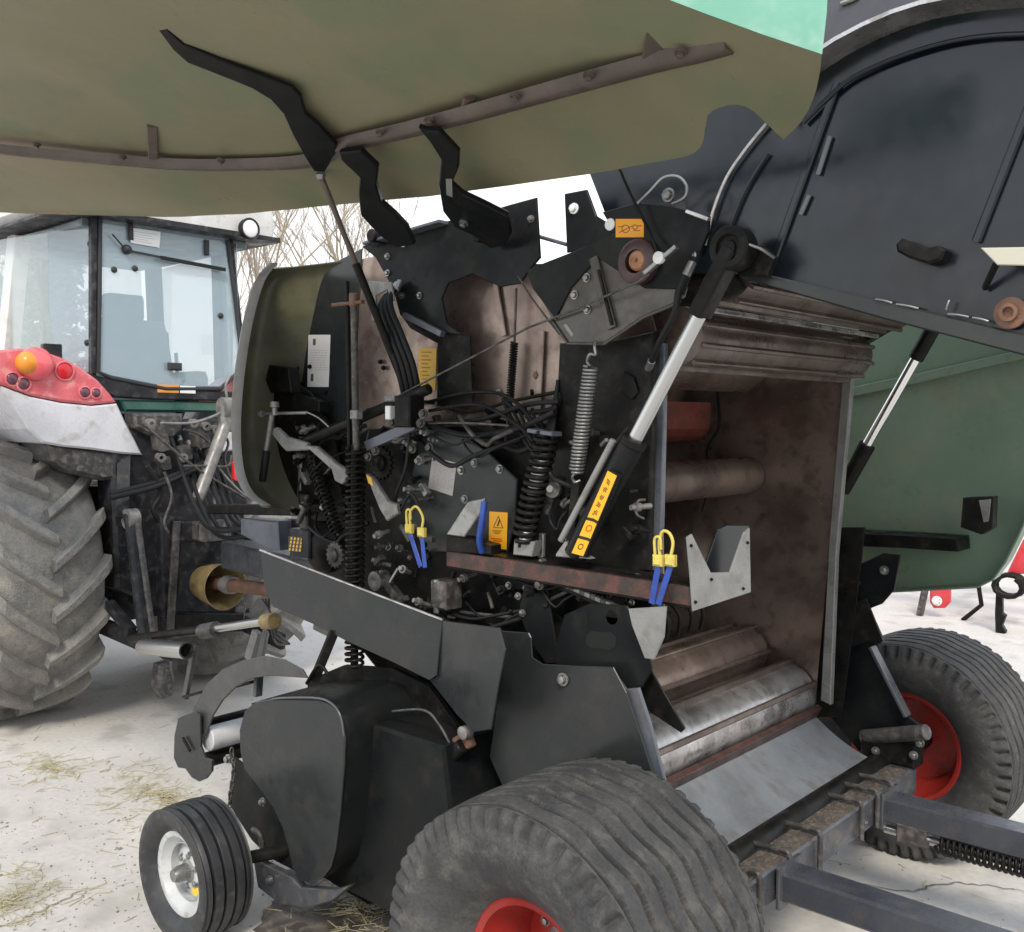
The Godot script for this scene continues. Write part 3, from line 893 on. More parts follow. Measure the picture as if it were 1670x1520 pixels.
func baler_hood(B: Node3D) -> void:
	# open side hood: hinge-side edge and outer edge as (x, z) lines on a plane rising outwards
	var p0 := Vector3(0, 2.39, .8)
	var nn := Vector3(0, 1, -.25).normalized()
	var low := on([-260, 338, -120, 342, 0, 347, 100, 350, 200, 352, 300, 355, 400, 356, 480, 352, 560, 345, 700, 328, 830, 307, 960, 285, 1060, 266, 1100, 259, 1120, 255, 1132, 250, 1142, 243, 1148, 232, 1151, 215, 1154, 200, 1162, 192, 1174, 186, 1188, 181, 1202, 179, 1216, 181, 1230, 188, 1240, 198, 1247, 208, 1251, 220, 1255, 231, 1264, 231, 1275, 227, 1286, 220, 1296, 211, 1308, 198, 1318, 182, 1325, 166, 1331, 148, 1336, 124, 1339, 104, 1340, 86], p0, nn)
	for i in range(1, low.size()): low[i].x = maxf(low[i].x, low[i - 1].x + .0025)
	var tip: Vector3 = low[-1]
	var out := [Vector2(-3.4, 2.35), Vector2(-.42, 2.28), Vector2(tip.x, tip.z)]
	var zlow := func(x: float) -> float:
		for i in low.size() - 1:
			if x <= low[i + 1].x: return lerpf(low[i].z, low[i + 1].z, clampf((x - low[i].x) / maxf(low[i + 1].x - low[i].x, .0001), 0, 1))
		return tip.z
	var zout := func(x: float) -> float:
		for i in out.size() - 1:
			if x <= out[i + 1].x: return lerpf(out[i].y, out[i + 1].y, clampf((x - out[i].x) / (out[i + 1].x - out[i].x), 0, 1))
		return tip.z
	var surf := func(x: float, z: float) -> Vector3:
		var d := maxf(0.0, z - (.79 + .6 * smoothstep(-1.2, -2.9, x)))
		var y := 2.39 + .25 * (z - .8) + (.05 * (1.0 - exp(-d / .12)) + .012 * sin(x * 2.1 + 1.0) * smoothstep(0, .4, d)) * smoothstep(tip.x, tip.x - .7, x)
		return Vector3(x, y, z)
	var xs := []
	for p in low: xs.append(p.x)
	var fine := []
	for i in xs.size() - 1:
		var cnt := maxi(1, int((xs[i + 1] - xs[i]) / .08))
		for k in cnt: fine.append(lerpf(xs[i], xs[i + 1], float(k) / cnt))
	fine.append(tip.x - .0005)
	var rows := []
	for x in fine:
		var line := []
		var a: float = zlow.call(x)
		var b: float = zout.call(x)
		for k in 29:
			var t := pow(k / 28.0, 1.5)
			var q: Vector3 = surf.call(x, lerpf(a, b, t))
			line.append(q)
		rows.append(line)
	var H := part(B, "side_hood", MB.new().shell(rows, .007, true), M.hood_inner, "olive dirty underside of the lifted side hood")
	# painted lip along the slanting rear edge
	var lip := []
	for i in 13:
		var t := i / 12.0
		var e := Vector2(out[2]).lerp(Vector2(out[1]), t)
		var q: Vector3 = surf.call(e.x, e.y)
		lip.append([q + Vector3(.002, -.004, .002), q + Vector3(.018, .07, .018), q + Vector3(.022, .17, .020)])
	part(H, "painted_lip", MB.new().shell(lip, .006, false), M.mint_paint, "mint green painted lip at the rear edge of the hood")
	# stiffening rib with straps
	var low_off := Vector3(0, 2.39 + .018, .8)
	var rib := on([-160, 225, 0, 242, 150, 256, 300, 267, 440, 266, 520, 258, 560, 236, 660, 212, 760, 186, 900, 147, 1060, 103, 1140, 84, 1190, 70], low_off, nn)
	var rr := []
	for p in curve(rib, 4): rr.append([p + Vector3(0, .012, .022), p + Vector3(0, -.012, .016), p + Vector3(0, -.014, -.012), p + Vector3(0, .010, -.02)])
	part(H, "stiffening_rib", MB.new().shell(rr, .006, true), M.hood_rib)
	for a in [[250, 258, 248, 206, .03], [1062, 104, 1076, 26, .045], [758, 186, 766, 160, .03], [1178, 72, 1184, 28, .03]]:
		var q0 := hit(a[0], a[1], low_off, nn)
		var q1 := hit(a[2], a[3], low_off + Vector3(0, .018, 0), nn)
		part(H, "rib_strap", MB.new().bar(q0, q1, a[4], .008, Vector3.UP), M.hood_rib)
	for q in [[60, 236], [200, 256], [360, 262], [620, 216], [700, 196], [840, 158], [960, 124], [1110, 86]]: put(H, "rib_bolt", bolt_mesh(.009), M.hood_rib, hit(q[0], q[1], low_off - Vector3(0, .016, 0), nn), -nn)
	# lever bracket for the gas strut
	var bp := Vector3(0, 2.39 - .035, .8)
	var bn := Vector3(.0, 1, -.33).normalized()
	part(H, "lever_bracket", MB.new().prism(on([258, 50, 272, 48, 300, 74, 360, 100, 440, 130, 478, 145, 490, 158, 498, 186, 520, 205, 548, 236, 547, 252, 531, 281, 512, 280, 498, 258, 478, 222, 462, 186, 440, 162, 410, 144, 350, 120, 306, 103, 282, 82], bp, -bn), -bn, .012, .003), M.black_paint)
	# two bent hinge arms
	var an := Vector3(0, -2.2, 1).normalized()
	var ap := pz(790, 380, .80)
	part(H, "hinge_arm", MB.new().prism(on([553, 250, 588, 247, 616, 274, 613, 302, 622, 332, 645, 352, 664, 372, 676, 400, 646, 404, 618, 384, 588, 352, 584, 318, 586, 290, 556, 262], ap, an), an, .02, .004), M.black_paint)
	var arm := part(H, "hinge_arm", MB.new().prism(on([682, 210, 694, 214, 716, 216, 748, 250, 747, 276, 736, 302, 754, 318, 792, 336, 828, 354, 833, 385, 822, 402, 800, 406, 770, 384, 742, 372, 722, 346, 715, 304, 719, 262, 700, 232], ap, an), an, .02, .004), M.black_paint)
	put(arm, "bolt", bolt_mesh(.010), M.zinc, hit(756, 364, ap + an * .003, an), an)
	part(arm, "wear_mark", MB.new().prism(on([727, 292, 737, 292, 738, 322, 728, 318], ap + an * .001, an), an, .0008, .0001), M.tab_grey)
	for q in [[640, 390], [812, 390]]: part(H, "hinge_pin", MB.new().rod(pz(q[0], q[1], .66), pz(q[0], q[1], .66) + Vector3(0, 0, .10), .022, 18), M.mech_black)
	# gas strut
	var s0 := pz(523, 286, 1.07)
	var s1 := pz(664, 640, .70)
	part(H, "gas_strut", MB.new().rod(s0.lerp(s1, .38), s1, .013), M.mech_black)
	part(H, "strut_rod", MB.new().rod(s0, s0.lerp(s1, .42), .009), M.hood_rib)
	part(H, "ball_joint", MB.new().lathe(s0 + Vector3(0, .018, 0), Vector3.DOWN, [Vector2(0, 0), Vector2(.006, .012), Vector2(.018, .016), Vector2(.032, .010), Vector2(.034, 0)], 14), M.zinc)
	# far side hood, seen from inside
	var fz := -1.12
	var fo := zq(fz, [1300, 420, 1800, 420, 1790, 600, 1740, 720, 1702, 800, 1672, 868, 1650, 912, 1630, 940, 1606, 952, 1540, 956, 1460, 960, 1300, 962])
	var FH := part(B, "far_side_hood", MB.new().prism(fo, Vector3.BACK, .008, .002), M.far_hood, "dull green inner face of the closed far side hood")
	part(FH, "hood_strap", MB.new().prism(zq(fz + .02, [1385, 632, 1500, 608, 1640, 576, 1760, 552, 1760, 568, 1640, 592, 1500, 624, 1385, 648]), Vector3.BACK, .015, .003), M.far_hood)
	var lipf := []
	for p in zq(fz, [1790, 600, 1740, 720, 1702, 800, 1672, 868, 1650, 912, 1630, 940, 1606, 952, 1540, 956, 1460, 960]): lipf.append([p + Vector3(-.004, .004, -.004), p + Vector3(.0, 0, .09)])
	part(FH, "hood_lip", MB.new().shell(lipf, .006, true), M.far_hood)
	part(B, "far_tray", MB.new().prism(zq(-.95, [1375, 868, 1470, 872, 1560, 878, 1562, 900, 1470, 894, 1375, 890]), Vector3.BACK, .15, .004), M.mech_black)
	part(B, "far_tray_bracket", MB.new().prism(zq(-.86, [1570, 812, 1620, 810, 1618, 862, 1600, 872, 1566, 860]), Vector3.BACK, .06, .004), M.mech_black)
	part(B, "far_tray_pad", MB.new().prism(zq(-.855, [1596, 816, 1616, 814, 1612, 850, 1604, 852]), Vector3.BACK, .006, .001), M.tab_grey)
	part(B, "far_side_plate", MB.new().prism(zq(-.68, [1380, 930, 1440, 902, 1468, 905, 1458, 962, 1438, 985, 1420, 992, 1400, 1020, 1372, 1030]), Vector3.BACK, .012, .002), M.black_paint)
	part(B, "far_side_plate", MB.new().prism(zq(-.66, [1372, 985, 1412, 975, 1440, 1046, 1416, 1046, 1372, 1060]), Vector3.BACK, .012, .002), M.mech_black)
	bolts(B, .012, M.zinc, -.675, [1442, 930, 1395, 950, 1386, 893])
	# far lift cylinder
	var c0 := pz(1372, 800, -.74)
	var c1 := pz(1522, 535, -.70)
	var fc := part(B, "far_lift_cylinder", MB.new().rod(c0, c0.lerp(c1, .30), .032, 20), M.mech_black)
	part(fc, "piston_rod", MB.new().rod(c0.lerp(c1, .28), c0.lerp(c1, .86), .019, 18), M.chrome)
	part(fc, "rod_end", MB.new().rod(c0.lerp(c1, .82), c1 + (c1 - c0) * .06, .027, 18), M.mech_black)

func sticker(parent: Node3D, called: String, m: Material, z: float, px: Array) -> MeshInstance3D:
	# px: top left, top right, bottom right, bottom left
	var q := zq(z, px)
	return part(parent, called, MB.new().sheet(q[0], q[1], q[2], q[3]), m)

func baler_side(B: Node3D) -> void:
	# long lower shield in three folded plates
	plate(B, "side_shield", M.shield_paint, .87, [424, 897, 722, 1011, 716, 1060, 712, 1102, 700, 1110, 640, 1080, 565, 1046, 520, 1022, 445, 990, 431, 960], .006, .0022)
	part(B, "shield_edge", MB.new().tube(zq(.871, [424, 897, 560, 949, 722, 1011]), .0045, 6), M.bright_steel)
	var n2 := Vector3(-.30, 0, .954)
	part(B, "side_shield", MB.new().prism(on([722, 1012, 814, 1024, 824, 1060, 812, 1120, 800, 1190, 772, 1194, 745, 1166, 701, 1110, 713, 1102], pz(722, 1012, .868), n2), n2, .006, .002), M.shield_paint)
	plate(B, "side_shield", M.shield_paint, .812, [812, 1026, 820, 1029, 862, 1032, 866, 1040, 868, 1072, 885, 1083, 940, 1086, 1000, 1088, 1022, 1130, 1050, 1215, 1074, 1292, 1000, 1290, 900, 1280, 828, 1302, 798, 1235, 806, 1180, 820, 1090], .006, .0022)
	bolts(B, .013, M.zinc, .818, [918, 1108])
	# upper bearing bracket; a dark inlay is painted as its shaded oblong hole
	var br := plate(B, "bearing_bracket", M.black_paint, .775, [920, 1003, 962, 984, 1022, 988, 1034, 1006, 1056, 1058, 1062, 1092, 1046, 1122, 1024, 1126, 1002, 1092, 906, 1088, 904, 1060], .010, .002)
	part(br, "slot", MB.new().prism(zq(.7765, [956, 1036, 964, 1029, 980, 1031, 996, 1031, 1005, 1040, 1003, 1056, 992, 1062, 978, 1058, 964, 1058, 955, 1050]), Vector3.BACK, .003, .0005), M.hole_shade)
	plate(B, "mount_tab", M.tab_grey, .83, [1024, 993, 1086, 989, 1082, 1040, 1066, 1076, 1051, 1074, 1030, 1020], .008, .002)
	plate(B, "black_guard", M.mech_black, .72, [1060, 1090, 1117, 1188, 1110, 1195, 1060, 1162, 1036, 1120], .006)
	plate(B, "rear_strip", M.blue_grey, .80, [1019, 1124, 1041, 1122, 1060, 1180, 1088, 1288, 1074, 1290, 1052, 1232], .012, .003)
	plate(B, "under_frame", M.mech_black, .70, [722, 1010, 905, 1000, 1000, 1080, 1060, 1290, 820, 1400, 690, 1300, 660, 1150], .01)
	plate(B, "hanger_plate", M.black_paint, .74, [855, 955, 890, 940, 898, 1000, 912, 1082, 890, 1082, 868, 1050, 845, 1000], .008)
	bolts(B, .008, M.zinc, .745, [845, 972, 852, 1000])
	# black upper carrier plates against the sky
	var up := plate(B, "carrier_plate", M.black_paint, .70, [590, 402, 640, 380, 722, 362, 790, 346, 830, 334, 874, 322, 880, 420, 862, 440, 848, 462, 815, 468, 770, 446, 730, 462, 720, 486, 728, 528, 752, 545, 690, 540, 652, 514, 640, 470, 612, 420], .010, .002)
	bolts(up, .008, M.zinc, .703, [658, 398, 632, 445, 632, 418, 655, 482, 684, 482, 866, 357])
	part(up, "carrier_flange", MB.new().bar(pz(600, 398, .72), pz(724, 362, .72), .05, .010, Vector3.UP), M.blue_grey)
	plate(B, "stay_plate", M.black_paint, .70, [920, 316, 956, 309, 972, 352, 1004, 372, 996, 398, 955, 405, 924, 412], .010, .002)
	bolts(B, .011, M.white_print, .702, [936, 340])  # white head painted as bright sky through a hole in the plate
	plate(B, "stay_plate", M.mech_black, .68, [652, 512, 700, 520, 766, 548, 770, 660, 712, 662, 713, 560, 668, 535], .010, .002)
	part(B, "stay_rod", MB.new().rod(pz(876, 385, .66), pz(925, 399, .66), .006), M.blue_grey)
	# pivot bracket at the tailgate hinge: painted top, taupe lower half
	plate(B, "pivot_bracket", M.black_paint, .735, [982, 346, 1040, 330, 1092, 336, 1156, 352, 1154, 380, 1130, 440, 1112, 472, 1050, 470, 975, 420, 930, 470, 905, 520, 868, 470, 858, 440, 950, 404, 1002, 380], .012, .002)
	var tp := plate(B, "pivot_bracket", M.bracket_taupe, .728, [950, 420, 1108, 420, 1108, 492, 1050, 516, 986, 560, 960, 561, 926, 560, 900, 522, 880, 480], .012, .002, "taupe lower half of the hinge bracket")
	bolts(tp, .009, M.zinc, .73, [937, 481, 957, 453, 958, 505])
	part(tp, "slot", MB.new().prism(zq(.7295, [918, 530, 924, 528, 936, 545, 932, 550]), Vector3.BACK, .003, .0005), M.zinc)
	part(tp, "fold_edge", MB.new().tube(zq(.73, [900, 522, 926, 560, 986, 561, 1050, 517, 1108, 493]), .005, 6), M.bracket_taupe)
	part(tp, "strap", MB.new().bar(pz(968, 420, .735), pz(998, 535, .735), .030, .008, Vector3.BACK), M.bracket_taupe)
	part(tp, "strap", MB.new().bar(pz(976, 440, .742), pz(998, 530, .742), .010, .008, Vector3.BACK), M.mech_black)
	part(B, "bearing_ring", MB.new().lathe(pz(1045, 428, .735), Vector3.BACK, [Vector2(0, .06), Vector2(.022, .06), Vector2(.028, .052), Vector2(.028, .032), Vector2(.008, .03)], 32), M.oxide_ring)
	part(B, "bearing_pin", MB.new().lathe(pz(1048, 426, .735), Vector3.BACK, [Vector2(0, .029), Vector2(.024, .029), Vector2(.03, .023), Vector2(.03, .006), Vector2(.022, 0)], 24), M.copper)
	var lv := part(B, "grease_lever", MB.new().bar(pz(1052, 446, .79), pz(1104, 402, .79), .012, .018, Vector3.BACK), M.zinc)
	part(lv, "lever_knob", MB.new().lathe(pz(1077, 421, .79), Vector3.BACK, [Vector2(0, 0), Vector2(.0, .016), Vector2(.012, .016), Vector2(.016, .008), Vector2(.016, 0)], 16), M.white_print)
	sticker(B, "warning_label", M.label_square, .7365, [1004, 357, 1050, 357, 1050, 387, 1004, 387])
	part(B, "sky_disc", MB.new().lathe(pz(995, 366, .736), Vector3.BACK, [Vector2(0, .017), Vector2(.003, .016), Vector2(.004, 0)], 18), M.white_print)  # white disc painted as the bright sky behind a hole
	# wire clip above
	hose(B, "wire_clip", M.zinc, .004, zq(.74, [1040, 332, 1060, 312, 1082, 290, 1106, 288, 1120, 304, 1116, 322, 1096, 332]), 6)
	bolts(B, .013, M.zinc, .738, [1090, 318])
	part(B, "top_strip", MB.new().bar(pz(1120, 345, .742), pz(1156, 358, .742), .01, .012, Vector3.BACK), M.bright_steel)
	# labels on the walls
	sticker(B, "data_label", M.label_white, .6135, [503, 546, 539, 546, 536, 631, 501, 631])
	sticker(B, "column_label", M.label_column, .6085, [682, 568, 712, 568, 710, 636, 683, 634])
	# lower gearbox cover plate with labels
	var gp := plate(B, "gearbox_cover", M.shield_paint, .70, [690, 700, 760, 712, 800, 742, 842, 782, 838, 850, 826, 900, 690, 900, 660, 820], .012, .003)
	sticker(gp, "paper_label", M.label_grey, .7015, [705, 745, 745, 755, 738, 809, 698, 796])
	sticker(gp, "warning_label", M.label_warning, .7015, [798, 834, 828, 836, 826, 896, 797, 894])
	bolts(gp, .010, M.zinc, .70, [752, 767, 774, 755, 758, 814, 815, 765])
	# rusty tray rail and its end holders
	var a := Vector3(-.90, 1.305, .78)
	var e := Vector3(.0, 1.290, .78)
	part(B, "tray_rail", MB.new().bar(a + Vector3(0, .0, -.05), e + Vector3(0, 0, -.05), .10, .012, Vector3.UP), M.mech_black)
	part(B, "tray_rail", MB.new().bar(a + Vector3(0, -.022, .004), e + Vector3(0, -.022, .004), .012, .05, Vector3.UP), M.rust_red, "chipped red and black front lip of the tray")
	part(B, "tray_rail", MB.new().bar(a + Vector3(0, -.05, -.01), e + Vector3(0, -.05, -.01), .03, .008, Vector3.UP), M.mech_black)
	var hp := MB.new().prism(xq(.012, [1121, 876, 1129, 871, 1160, 934, 1191, 933, 1214, 868, 1223, 861, 1225, 966, 1131, 997, 1127, 940]), Vector3.RIGHT, .006, .0015)
	var hold := part(B, "tray_end_holder", hp, M.tab_grey, "notched light grey end plate of the tray")
	part(hold, "holder_back", MB.new().prism(xq(-.04, [1145, 938, 1172, 862, 1186, 856, 1222, 857, 1224, 930, 1190, 940]), Vector3.RIGHT, .006, .002), M.navy_paint)
	for q in [[1127, 890], [1219, 885], [1134, 982], [1212, 960], [1160, 945]]: put(hold, "rivet", bolt_mesh(.003), M.mech_black, pxx(q[0], q[1], .013), Vector3.RIGHT)
	part(B, "front_pad", MB.new().prism(zq(.82, [727, 872, 762, 818, 790, 812, 788, 830, 756, 876]), Vector3.BACK, .012, .003), M.zinc, "scuffed metal pad at the front of the tray")
	part(B, "pad_bracket", MB.new().prism(zq(.80, [727, 872, 756, 876, 800, 890, 800, 905, 727, 900]), Vector3.BACK, .05, .003), M.mech_black)
	hose(B, "pad_strap", M.blue_strap, .010, [pz(790, 818, .82), pz(786, 850, .83), pz(782, 880, .82), pz(786, 900, .80)])
	# chain drive under the tray
	part(B, "chain_bar", MB.new().bar(pz(905, 948, .73), pz(1022, 1002, .73), .02, .03, Vector3.BACK), M.mech_black)
	for i in 15:
		var t := i / 14.0
		part(B, "chain_link", MB.new().box(pz(lerpf(900, 1020, t), lerpf(944, 996, t), .755), pz(1020, 996, .755) - pz(900, 944, .755), Vector3.BACK, Vector3(.020, .016, .018), .004), M.zinc if i % 2 else M.muddy_metal)
	part(B, "tensioner_end", MB.new().lathe(pz(1010, 1004, .74), Vector3.BACK, [Vector2(0, .03), Vector2(.03, .03), Vector2(.035, .02), Vector2(.035, 0)], 16), M.pale_metal)

func spring(parent: Node3D, m: Material, p0: Vector3, p1: Vector3, rad: float, wire: float, turns: float) -> MeshInstance3D:
	return part(parent, "coil_spring", MB.new().helix(p0, p1, rad, wire, turns), m)

func baler_mechanism(B: Node3D) -> void:
	# lift cylinder of the tailgate
	var c0 := pz(938, 905, .78)
	var c1 := pz(1196, 406, .74)
	var cyl := part(B, "lift_cylinder", MB.new().rod(c0, c0.lerp(c1, .405), .034, 24), M.black_paint)
	part(cyl, "gland", MB.new().rod(c0.lerp(c1, .385), c0.lerp(c1, .41), .037, 24), M.mech_black)
	part(cyl, "piston_rod", MB.new().rod(c0.lerp(c1, .40), c0.lerp(c1, .83), .0205, 24), M.rod_steel)
	part(cyl, "oil_pipe", MB.new().rod(c0.lerp(c1, .02) + Vector3(-.055, .02, .01), c0.lerp(c1, .38) + Vector3(-.05, .02, .01), .010), M.tab_grey)
	var d := (c1 - c0).normalized()
	part(cyl, "rod_head", MB.new().bar(c0.lerp(c1, .80), c1, .045, .06, Vector3.BACK, .006), M.mech_black)
	part(cyl, "rod_eye", MB.new().lathe(c1 - Vector3(0, 0, .03), Vector3.BACK, [Vector2(0, .030), Vector2(0, .052), Vector2(.005, .055), Vector2(.055, .055), Vector2(.06, .05), Vector2(.06, .034), Vector2(.05, .03), Vector2(.05, .02), Vector2(.056, .018), Vector2(.056, 0)], 28), M.mech_black)
	plate(B, "gap_fill_plate", M.mech_black, .615, [1085, 440, 1135, 445, 1200, 450, 1215, 470, 1160, 492, 1100, 500, 1070, 480], .01)  # dark plate added to close a gap where sky showed through
	part(B, "eye_bracket", MB.new().prism(zq(.70, [1215, 395, 1250, 405, 1262, 420, 1250, 450, 1205, 450, 1190, 430]), Vector3.BACK, .03, .004), M.mech_black)
	hose(B, "eye_chain", M.zinc, .004, [pz(1218, 398, .76), pz(1236, 404, .75), pz(1250, 412, .73), pz(1262, 420, .70)], 6)
	# printed strip along the barrel, on a flat carrier
	var q := zq(.815, [997, 768, 1006, 776, 951, 907, 934, 902])
	var carrier := part(cyl, "label_carrier", MB.new().prism([q[0] + Vector3(-.006, .004, -.001), q[1] + Vector3(.004, .004, -.001), q[2] + Vector3(.004, -.004, -.001), q[3] + Vector3(-.006, -.004, -.001)], Vector3.BACK, .02, .001), M.mech_black)
	part(carrier, "strip_label", MB.new().sheet(q[0] + Vector3(-.012, 0, 0), q[1], q[2], q[3] + Vector3(-.004, 0, 0)), M.label_strip)
	part(B, "cylinder_foot", MB.new().prism(zq(.80, [906, 903, 920, 883, 934, 890, 950, 905, 962, 912, 905, 908]), Vector3.BACK, .03, .003), M.tab_grey)
	# spring tower: rods and long coil
	part(B, "tower_rod", MB.new().rod(pz(566, 458, .825), pz(570, 735, .825), .008), M.mech_black)
	part(B, "tower_rod", MB.new().rod(pz(577, 488, .825), pz(581, 735, .825), .012), M.muddy_metal)
	part(B, "tower_guide", MB.new().rod(pz(579, 725, .825), pz(578, 1090, .825), .014), M.mech_black)
	spring(B, M.mech_black, pz(580, 730, .825), pz(578, 1085, .825), .030, .0058, 36).set_meta("label", "tall black coil spring standing on the pickup")
	var wing := part(B, "wing_nut", MB.new().bar(pz(543, 498, .825), pz(592, 492, .825), .02, .012, Vector3.UP, .004), M.rusty)
	part(wing, "lock_nut", MB.new().rod(pz(577, 500, .825), pz(577, 478, .825), .018, 6), M.rusty)
	# bright hanging spring with hook
	var s0 := pz(964, 598, .75)
	var s1 := pz(940, 770, .75)
	spring(B, M.zinc, s0, s1, .0195, .0045, 30).set_meta("label", "bright zinc coil spring hanging from the hinge bracket")
	hose(B, "spring_hook", M.zinc, .005, [s0, pz(958, 590, .75), pz(962, 578, .76), pz(971, 578, .75), pz(970, 566, .75), pz(972, 556, .74)], 6)
	hose(B, "spring_hook", M.zinc, .005, [s1, pz(934, 778, .75), pz(938, 786, .76), pz(946, 784, .75)], 6)
	part(B, "spring_anchor", MB.new().bar(pz(942, 785, .74), pz(932, 885, .74), .03, .02), M.mech_black)
	# heavy dark spring
	part(B, "spring_core", MB.new().rod(pz(893, 700, .76), pz(850, 893, .76), .012), M.mech_black)
	spring(B, M.mech_black, pz(893, 706, .76), pz(853, 880, .76), .032, .0075, 15)
	spring(B, M.zinc, pz(893, 708, .765), pz(855, 878, .765), .020, .0045, 16)
	part(B, "spring_cap", MB.new().bar(pz(868, 702, .77), pz(908, 708, .77), .05, .012), M.blue_grey)
	part(B, "spring_foot", MB.new().prism(zq(.77, [838, 880, 872, 884, 866, 908, 836, 905]), Vector3.BACK, .04, .003), M.tab_grey)
	# small return spring on the steel wall
	part(B, "return_rod", MB.new().rod(pz(842, 470, .64), pz(839, 560, .64), .004), M.muddy_metal)
	spring(B, M.mech_black, pz(839, 558, .64), pz(832, 648, .64), .011, .003, 22)
	part(B, "return_rod", MB.new().rod(pz(832, 645, .64), pz(824, 720, .64), .004), M.rust_red)
	# flat strips standing on the steel wall
	part(B, "wall_strip", MB.new().bar(pz(805, 440, .615), pz(822, 548, .615), .022, .008, Vector3.BACK), M.wall_steel)
	part(B, "wall_strip", MB.new().bar(pz(884, 540, .615), pz(878, 668, .615), .022, .008, Vector3.BACK), M.wall_steel)
	bolts(B, .010, M.rusty, .612, [876, 612])
	bolts(B, .009, M.zinc, .612, [813, 641, 488, 543])
	bolts(B, .006, M.mech_black, .618, [484, 560, 484, 580, 488, 600, 505, 598, 494, 625, 530, 640, 620, 590, 625, 600])
	# twin hose bracket with bundles
	plate(B, "hose_bracket", M.tab_grey, .76, [600, 458, 638, 460, 642, 490, 636, 492, 632, 472, 612, 482, 616, 520, 606, 525], .008)
	for k in 4:
		hose(B, "hydraulic_hose", M.rubber, .010, [pz(640 + k * 4, 470 - k * 3, .72), pz(618 + k * 6, 505 - k * 4, .77), pz(630 + k * 9, 550, .78), pz(648 + k * 9, 600, .76), pz(660 + k * 8, 660, .72), pz(650 + k * 9, 720, .70)])
	part(B, "hose_guard", MB.new().bar(pz(660, 514, .71), pz(722, 545, .71), .02, .02, Vector3.BACK), M.blue_grey)
	# long thin control cable across the wall and cables near the pivot
	part(B, "control_cable", MB.new().tube(zpath([575, 690, .80, 660, 640, .76, 760, 588, .75, 860, 535, .74, 945, 502, .75, 1040, 460, .78, 1060, 446, .79]), .0035, 6), M.muddy_metal)
	part(B, "control_cable", MB.new().tube(curve(zpath([845, 450, .72, 870, 490, .73, 912, 545, .73])), .003, 6), M.muddy_metal)
	hose(B, "control_cable", M.mech_black, .004, zpath([1010, 275, .78, 1030, 320, .77, 1060, 380, .76, 1072, 412, .79]), 6)
	hose(B, "hydraulic_hose", M.rubber, .009, zpath([1128, 430, .74, 1108, 470, .76, 1100, 510, .76, 1075, 560, .72, 1058, 600, .66]))
	hose(B, "hydraulic_hose", M.rubber, .009, zpath([1142, 400, .72, 1118, 460, .74, 1112, 480, .70]))
	# wiring loom sagging across the middle
	var looms := [[600, 668, 690, 655, 760, 672, 830, 655, 905, 640], [640, 690, 720, 690, 790, 682, 860, 660, 912, 655], [690, 690, 760, 710, 840, 700, 905, 672], [700, 670, 780, 660, 840, 690, 870, 720], [820, 650, 850, 672, 905, 665, 912, 640], [630, 700, 700, 720, 790, 716, 850, 735, 890, 705], [700, 655, 770, 640, 830, 648, 880, 700]]
	for k in looms.size():
		var q2 := []
		for i in range(0, looms[k].size(), 2): q2.append(pz(looms[k][i], looms[k][i + 1], .66 + .025 * (k % 4)))
		hose(B, "cable", M.rubber if k % 3 else M.mech_black, .006 + .002 * (k % 3), q2, 7)
	for k in 6:
		hose(B, "cable", M.rubber, .006, [pz(820 + k * 12, 655 + k * 3, .66), pz(845 + k * 9, 700 + 4 * k, .69), pz(875 + k * 5, 735 - 3 * k, .7), pz(905 + k, 660 - k * 8, .66)], 6)
	hose(B, "cable", M.muddy_metal, .004, [pz(700, 690, .74), pz(762, 690, .75), pz(830, 694, .74)], 6)
	hose(B, "cable", M.rubber, .006, [pz(668, 700, .76), pz(662, 760, .78), pz(648, 800, .78), pz(640, 830, .78)], 6)
	hose(B, "cable", M.rubber, .005, [pz(652, 835, .80), pz(670, 805, .82), pz(684, 830, .82), pz(700, 870, .8)], 6)
	# linkage: black cross bar, grey levers
	part(B, "link_bar", MB.new().rod(pz(492, 722, .80), pz(700, 634, .76), .018), M.mech_black)
	part(B, "link_bar", MB.new().bar(pz(600, 728, .78), pz(680, 692, .76), .03, .035), M.blue_grey)
	part(B, "link_lever", MB.new().prism(zq(.83, [437, 700, 450, 697, 466, 712, 500, 722, 502, 734, 466, 736, 458, 728]), Vector3.BACK, .02, .004), M.tab_grey)
	part(B, "link_lever", MB.new().prism(zq(.84, [496, 726, 515, 728, 548, 756, 562, 764, 567, 780, 556, 790, 545, 784, 540, 766]), Vector3.BACK, .02, .004), M.pale_metal)
	part(B, "link_lever", MB.new().prism(zq(.82, [596, 772, 606, 778, 630, 816, 645, 822, 648, 838, 630, 850, 618, 830, 606, 800]), Vector3.BACK, .02, .004), M.pale_metal)
	sticker(B, "lever_label", M.label_column, .8215, [597, 774, 605, 779, 609, 793, 601, 788])
	part(B, "handle_rod", MB.new().rod(pz(444, 676, .84), pz(434, 735, .84), .010), M.pale_metal)
	part(B, "handle_grip", MB.new().rod(pz(435, 735, .84), pz(428, 785, .84), .014), M.rubber)
	part(B, "cross_pin", MB.new().rod(pz(426, 675, .84), pz(500, 673, .82), .006), M.zinc)
	part(B, "pin_head", MB.new().lathe(pz(448, 655, .84), Vector3.DOWN, [Vector2(0, 0), Vector2(0, .016), Vector2(.02, .018), Vector2(.022, .010), Vector2(.05, .010), Vector2(.05, 0)], 14), M.pale_metal)
	part(B, "pin_head", MB.new().lathe(pz(424, 675, .84), Vector3.RIGHT, [Vector2(0, 0), Vector2(0, .012), Vector2(.015, .012), Vector2(.015, 0)], 14), M.pale_metal)
	hose(B, "cable", M.zinc, .003, zpath([500, 672, .82, 520, 682, .81, 540, 700, .80]), 6)
